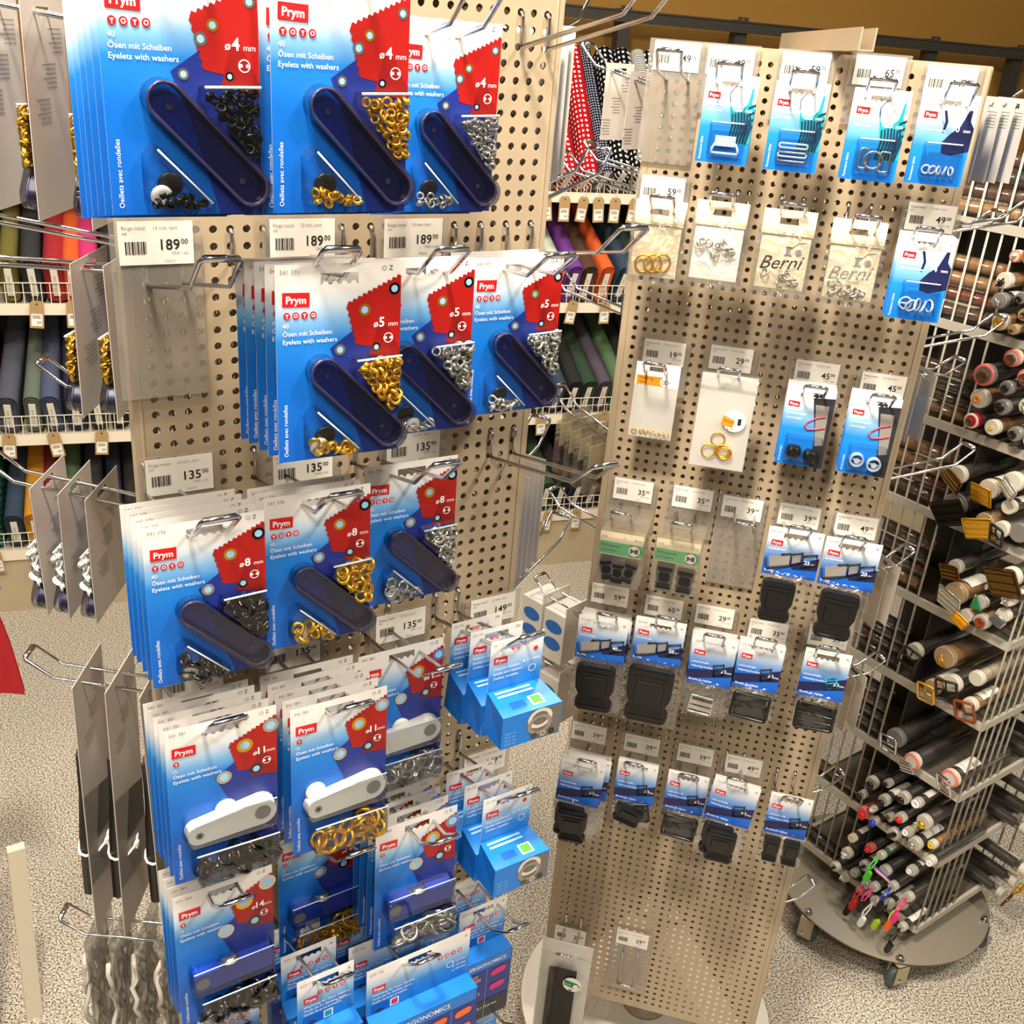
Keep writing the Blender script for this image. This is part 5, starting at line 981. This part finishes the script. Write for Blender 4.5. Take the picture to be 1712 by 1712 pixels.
# ------------------------------------------------------------------ wall shelving with fabric
LIPS = [.245, .67, 1.112, 1.512]; X0, X1 = -1.2, 4.6
ps = []
UP = [-.4, .47, 1.4, 2.355, 2.86, 3.79, 4.25]
for x in UP:
    u = MB()
    for k in range(52):
        z = .06+.04*k; u.box(x-.021, x-.008, .42, .424, z, z+.034, 'dark_steel'); u.box(x+.008, x+.021, .42, .424, z, z+.034, 'dark_steel')
    u.box(x-.025, x-.021, .42, .47, 0, 2.13, 'dark_steel'); u.box(x+.021, x+.025, .42, .47, 0, 2.13, 'dark_steel'); u.box(x-.008, x+.008, .419, .424, 0, 2.13, 'dark_steel')
    for k in range(53): u.box(x-.022, x+.022, .4195, .424, .054+.04*k, .060+.04*k, 'dark_steel')
    ps.append(part('upright', u))
rl = MB(); rl.box(X0, X1, .405, .42, 2.085, 2.125, 'dark_steel'); rl.box(X0, X1, .40, .43, 2.12, 2.126, 'dark_steel'); rl.box(X0, X1, .40, .406, 2.083, 2.09, 'dark_steel'); ps.append(part('top_rail', rl))
bks = MB(); bks.box(X0, X1, .5, .51, .0, 1.5, 'dark_steel'); ps.append(part('shade_board', bks))  # dark sheet imitating the shade inside the shelves
for z in LIPS:
    s_ = MB(); s_.box(X0, X1, 0, .42, z-.03, z-.012, 'shelf_white'); s_.box(X0, X1, -.012, 0, z-.036, z+.0, 'shelf_white'); ps.append(part('shelf_board', s_))
    f = MB(); f.tube([(X0, -.008, z+.066), (X1, -.008, z+.066)], .0022, 'shelf_white', 5); f.tube([(X0, -.008, z+.035), (X1, -.008, z+.035)], .0014, 'shelf_white', 5)
    n = int((X1-X0)/.026)
    for k in range(n): f.box(X0+.026*k-.0012, X0+.026*k+.0012, -.0092, -.0068, z-.001, z+.066, 'shelf_white')
    ps.append(part('wire_lip', f, kind='stuff'))
kb = MB(); kb.box(X0, X1, .0, .02, 0, .208, 'kick_beige'); ps.append(part('kick_panel', kb))
spawn('fabric_shelving', ps, SH_O, SH_A, 'long wall shelving with white wire lips holding fabric bolts', 'shelf')
BOLT = {}
def bolt_mesh(w, h, L, mat):
    m = MB(); o = rrect(-w/2, w/2, 0, h, w*.46, 5); n = len(o); rnd = random.Random(int(w*9999)+len(mat))
    rings = [(0, .97), (-.004, 1), (-L*.3, 1.0), (-L*.6, 1.02), (-L*.97, 1.0), (-L, .95)]; vs = []; fs = []
    for d, k in rings:
        for a, b in o: vs.append((a*k, -d, h/2+(b-h/2)*k))
    for i in range(len(rings)-1):
        for j in range(n): j2 = (j+1) % n; fs.append((i*n+j, i*n+j2, (i+1)*n+j2, (i+1)*n+j))
    fs.append(tuple(range(n))); fs.append(tuple(range((len(rings)-1)*n, len(rings)*n))[::-1]); m.add(vs, fs, mat, True)
    for q in (.72, .46):   # wound layers proud on the end face
        m.tube([(a*q, -.0012, h/2+(b-h/2)*(1-(1-q)*.45)) for a, b in o], .0011, mat, 4, True)
    return m.mesh('fabric_bolt')
strip = MB(); strip.box(-.0075, .0075, -.0035, -.002, .012, .085, 'paper'); strip.text('100% bomuld', .002, .018, .009, -.0037, 'grey_ink', 'l', PI/2); strip.v = [(x_*1.4, y_, z_*1.45) for x_, y_, z_ in strip.v]; STRIP = strip.mesh('core_label')
ht = MB(); ht.prism([(-.013, -.05), (.013, -.05), (.013, .004), (.008, .011), (-.008, .011), (-.013, .004)], .0004, -.0004, 'kraft'); ht.rect(-.010, .010, -.045, -.018, -.0008, 'paper')
for k in range(6): ht.rect(-.007+.0024*k, -.0058+.0024*k, -.029, -.021, -.001, 'ink')
ht.text('89', .008, -.04, .008, -.001, 'ink', 'r'); ht.disc(0, .003, .0022, -.0008, 'ink', 8); ht.tube([(0, -.001, .003), (.002, -.003, .02), (0, .0, .035)], .0006, 'paper', 4)
ht.v = [(x_*1.6, y_, z_*1.45) for x_, y_, z_ in ht.v]; HT = ht.mesh('hang_tag')
F = {n: fabric(n, *a) for n, a in {
 'rust': ('7a3a1e',), 'grey_navy': ('4a4e5e',), 'sage': ('5f6a60',), 'denim': ('46506e',), 'midnight': ('1c2440',), 'charcoal': ('24262c',), 'teal_leaf': ('12433c', 'dots', '3e8a72', 30), 'petrol': ('22384e',), 'mustard': ('c98a12',), 'wine': ('7a1522',), 'moss': ('4e6b48',), 'olive': ('6a6424',), 'orange_f': ('d9581a',), 'pink_f': ('c8286e',), 'red_dots': ('a80e18', 'dots', 'f5eee6', 50), 'black_dots': ('08080b', 'dots', 'f5f2ea', 46), 'navy_pin': ('14182e', 'dots', 'c8c8d0', 95), 'bw_stripe': ('15151a', 'stripes', 'ece8e0', 42), 'rw_stripe': ('a81c24', 'stripes', 'ece8e0', 42), 'purple': ('6a2c8c',), 'mint_stripe': ('9fb89a', 'stripes', 'e4e8dc', 60), 'brown_f': ('4a2a16',), 'black_f': ('0f0f12',), 'dark_green': ('1d3a24',), 'grape': ('4d4152',), 'crimson': ('9c1020',)}.items()}
FN = {'rust': 'rust brown', 'grey_navy': 'grey blue', 'sage': 'sage grey', 'denim': 'denim blue', 'midnight': 'midnight blue', 'charcoal': 'charcoal', 'teal_leaf': 'teal patterned', 'petrol': 'petrol blue', 'mustard': 'mustard yellow', 'wine': 'wine red', 'moss': 'moss green', 'olive': 'olive', 'orange_f': 'orange', 'pink_f': 'pink', 'red_dots': 'red dotted', 'black_dots': 'black dotted', 'navy_pin': 'navy pin-dot', 'bw_stripe': 'black striped', 'rw_stripe': 'red striped', 'purple': 'purple', 'mint_stripe': 'mint striped', 'brown_f': 'brown', 'black_f': 'black', 'dark_green': 'dark green', 'grape': 'grape', 'crimson': 'crimson'}
rows = [
 (0, .0, [('teal_leaf', .02), ('petrol', .085), ('mustard', .15), ('wine', .215), ('moss', .285), ('charcoal', .35), ('midnight', .415), ('black_f', .48), ('denim', -.045)]),
 (1, .0, [('rust', .045), ('grey_navy', .11), ('sage', .185), ('denim', .25), ('midnight', .32), ('charcoal', .39), ('black_f', .455), ('petrol', -.02)]),
 (2, .0, [('black_f', .09), ('olive', .165), ('charcoal', .235), ('crimson', .30), ('orange_f', .345), ('pink_f', .405), ('black_f', .47), ('dark_green', .02)]),
 (0, 1, [('black_f', 1.92), ('charcoal', 1.985), ('dark_green', 2.05), ('black_f', 2.115), ('midnight', 2.18), ('black_f', 2.245), ('charcoal', 2.31), ('black_f', 2.375), ('midnight', 2.44)]),
 (1, 1, [('charcoal', 1.92), ('dark_green', 1.985), ('petrol', 2.05), ('black_f', 2.115), ('dark_green', 2.18), ('grape', 2.25), ('moss', 2.315), ('black_f', 2.38), ('grape', 2.445), ('charcoal', 2.51)]),
 (2, 1, [('black_f', 1.93), ('mint_stripe', 2.0), ('purple', 2.065), ('brown_f', 2.13), ('orange_f', 2.20), ('petrol', 2.27), ('dark_green', 2.335), ('black_f', 2.40), ('midnight', 2.465)]),
 (3, 1, [('crimson', 1.93), ('red_dots', 2.0), ('red_dots', 2.07), ('navy_pin', 2.135), ('black_dots', 2.2), ('black_dots', 2.27), ('bw_stripe', 2.335), ('black_dots', 2.4), ('rw_stripe', 2.47), ('navy_pin', 2.535), ('bw_stripe', 2.60)]),
]
seen = {}
shelfname = ['bottom shelf', 'second shelf from below', 'third shelf from below', 'top shelf']
for si, right, lst in rows:
    for k, (fab, x) in enumerate(lst):
        wd = .058+.006*((k*7+si) % 3-1); hgt = .165 if si != 3 else .14
        key = (fab, round(wd, 3), hgt)
        if key not in BOLT: BOLT[key] = bolt_mesh(wd, hgt, .42 if si < 3 else .52, F[fab])
        tilt = {0: .42, 1: .45, 2: .45, 3: .88}[si]
        lab = '%s fabric bolt on the %s, %s of left stand' % (FN[fab], shelfname[si], 'right' if right else 'left'); seen[lab] = seen.get(lab, 0)+1
        if seen[lab] > 1: lab += ', ' + ORD[seen[lab]-1] + ' alike'
        kids = [part('core_label', STRIP, (0, 0, .01))]
        if (k+si) % 2 == 0 or si == 3: kids.append(part('hang_tag', HT, (.004*((k % 3)-1), -.055, -.0 + .03), (-tilt, .12*((k % 3)-1), 0)))
        spawn('fabric_bolt', [part('fabric', BOLT[key])]+kids, shp(x, .035, LIPS[si]-.005), 0, lab, 'fabric bolt', 'fabric bolts on the wall shelving', rot=(tilt, random.uniform(-.06, .06), SH_A+random.uniform(-.03, .03)))

# ------------------------------------------------------------------ white steps and red cloth at the left edge
def leg(m, a, b, w=.03, t=.012):
    a, b = Vector(a), Vector(b); d = (b-a).normalized(); s = Vector((.83, .55, 0)); n = d.cross(s).normalized(); vs = []
    for p in (a, b):
        for sx, sy in ((-1, -1), (1, -1), (1, 1), (-1, 1)): vs.append(tuple(p+s*w*.5*sx+n*t*.5*sy))
    m.add(vs, [(0, 1, 2, 3)[::-1], (4, 5, 6, 7), (0, 1, 5, 4), (1, 2, 6, 5), (2, 3, 7, 6), (3, 0, 4, 7)], 'shelf_white'); return m
o = Vector((-1.0, 1.50, 0))
l1 = leg(MB(), (-1.0, 1.45, .0), (-.918, 1.45, .95), .05, .02); l2 = leg(MB(), (-.936, 1.53, .0), (-.918, 1.53, .47), .032, .02)
bl = MB().lathe([(0, .006), (.008, .006), (.008, 0), (0, 0)], 'chrome', 10)
def off(m): m.v = [(v[0]-o.x, v[1]-o.y, v[2]) for v in m.v]; return m
spawn('step_ladder', [part('front_leg', off(l1)), part('rear_leg', off(l2)), part('bolt', bl, (.085, -.035, .60))], o, 0, 'white metal folding frame legs at the lower left edge', 'ladder')
cl = MB(); vs = []; fs = []
for j in range(11):
    for i in range(9):
        u, v = i/8, j/10; wd = .10*(.45+.55*v**.6); vs.append((wd*(u-.5)*2, .02*math.sin(u*7+v*3)-.01, -.225*v-.01*math.sin(u*PI)*(v > .9)))
for j in range(10):
    for i in range(8): a = j*9+i; fs.append((a, a+9, a+10, a+1))
cl.add(vs, fs, 'red_cloth', True); cl.add([(a, b+.012, c) for a, b, c in vs], [f[::-1] for f in fs], 'red_cloth', True)
cl.tube([(.02, 0, .01), (.05, 0, .03), (.075, -.002, .005)], .004, 'red_cloth', 6)
CLOTH_AT = (-1.005, 1.6, .995)
spawn('red_bag', [part('cloth', cl), part('strap_ring', MB().tube([(.075+.008*math.cos(2*PI*k/12), -.002, .0+.008*math.sin(2*PI*k/12)) for k in range(12)], .0015, 'chrome', 5, True))], CLOTH_AT, .4, 'red cloth bag hanging at the left picture edge', 'bag')
print('objects', len(bpy.data.objects), 'triangles ~', sum(len(o.data.polygons) for o in bpy.data.objects if o.type == 'MESH'))
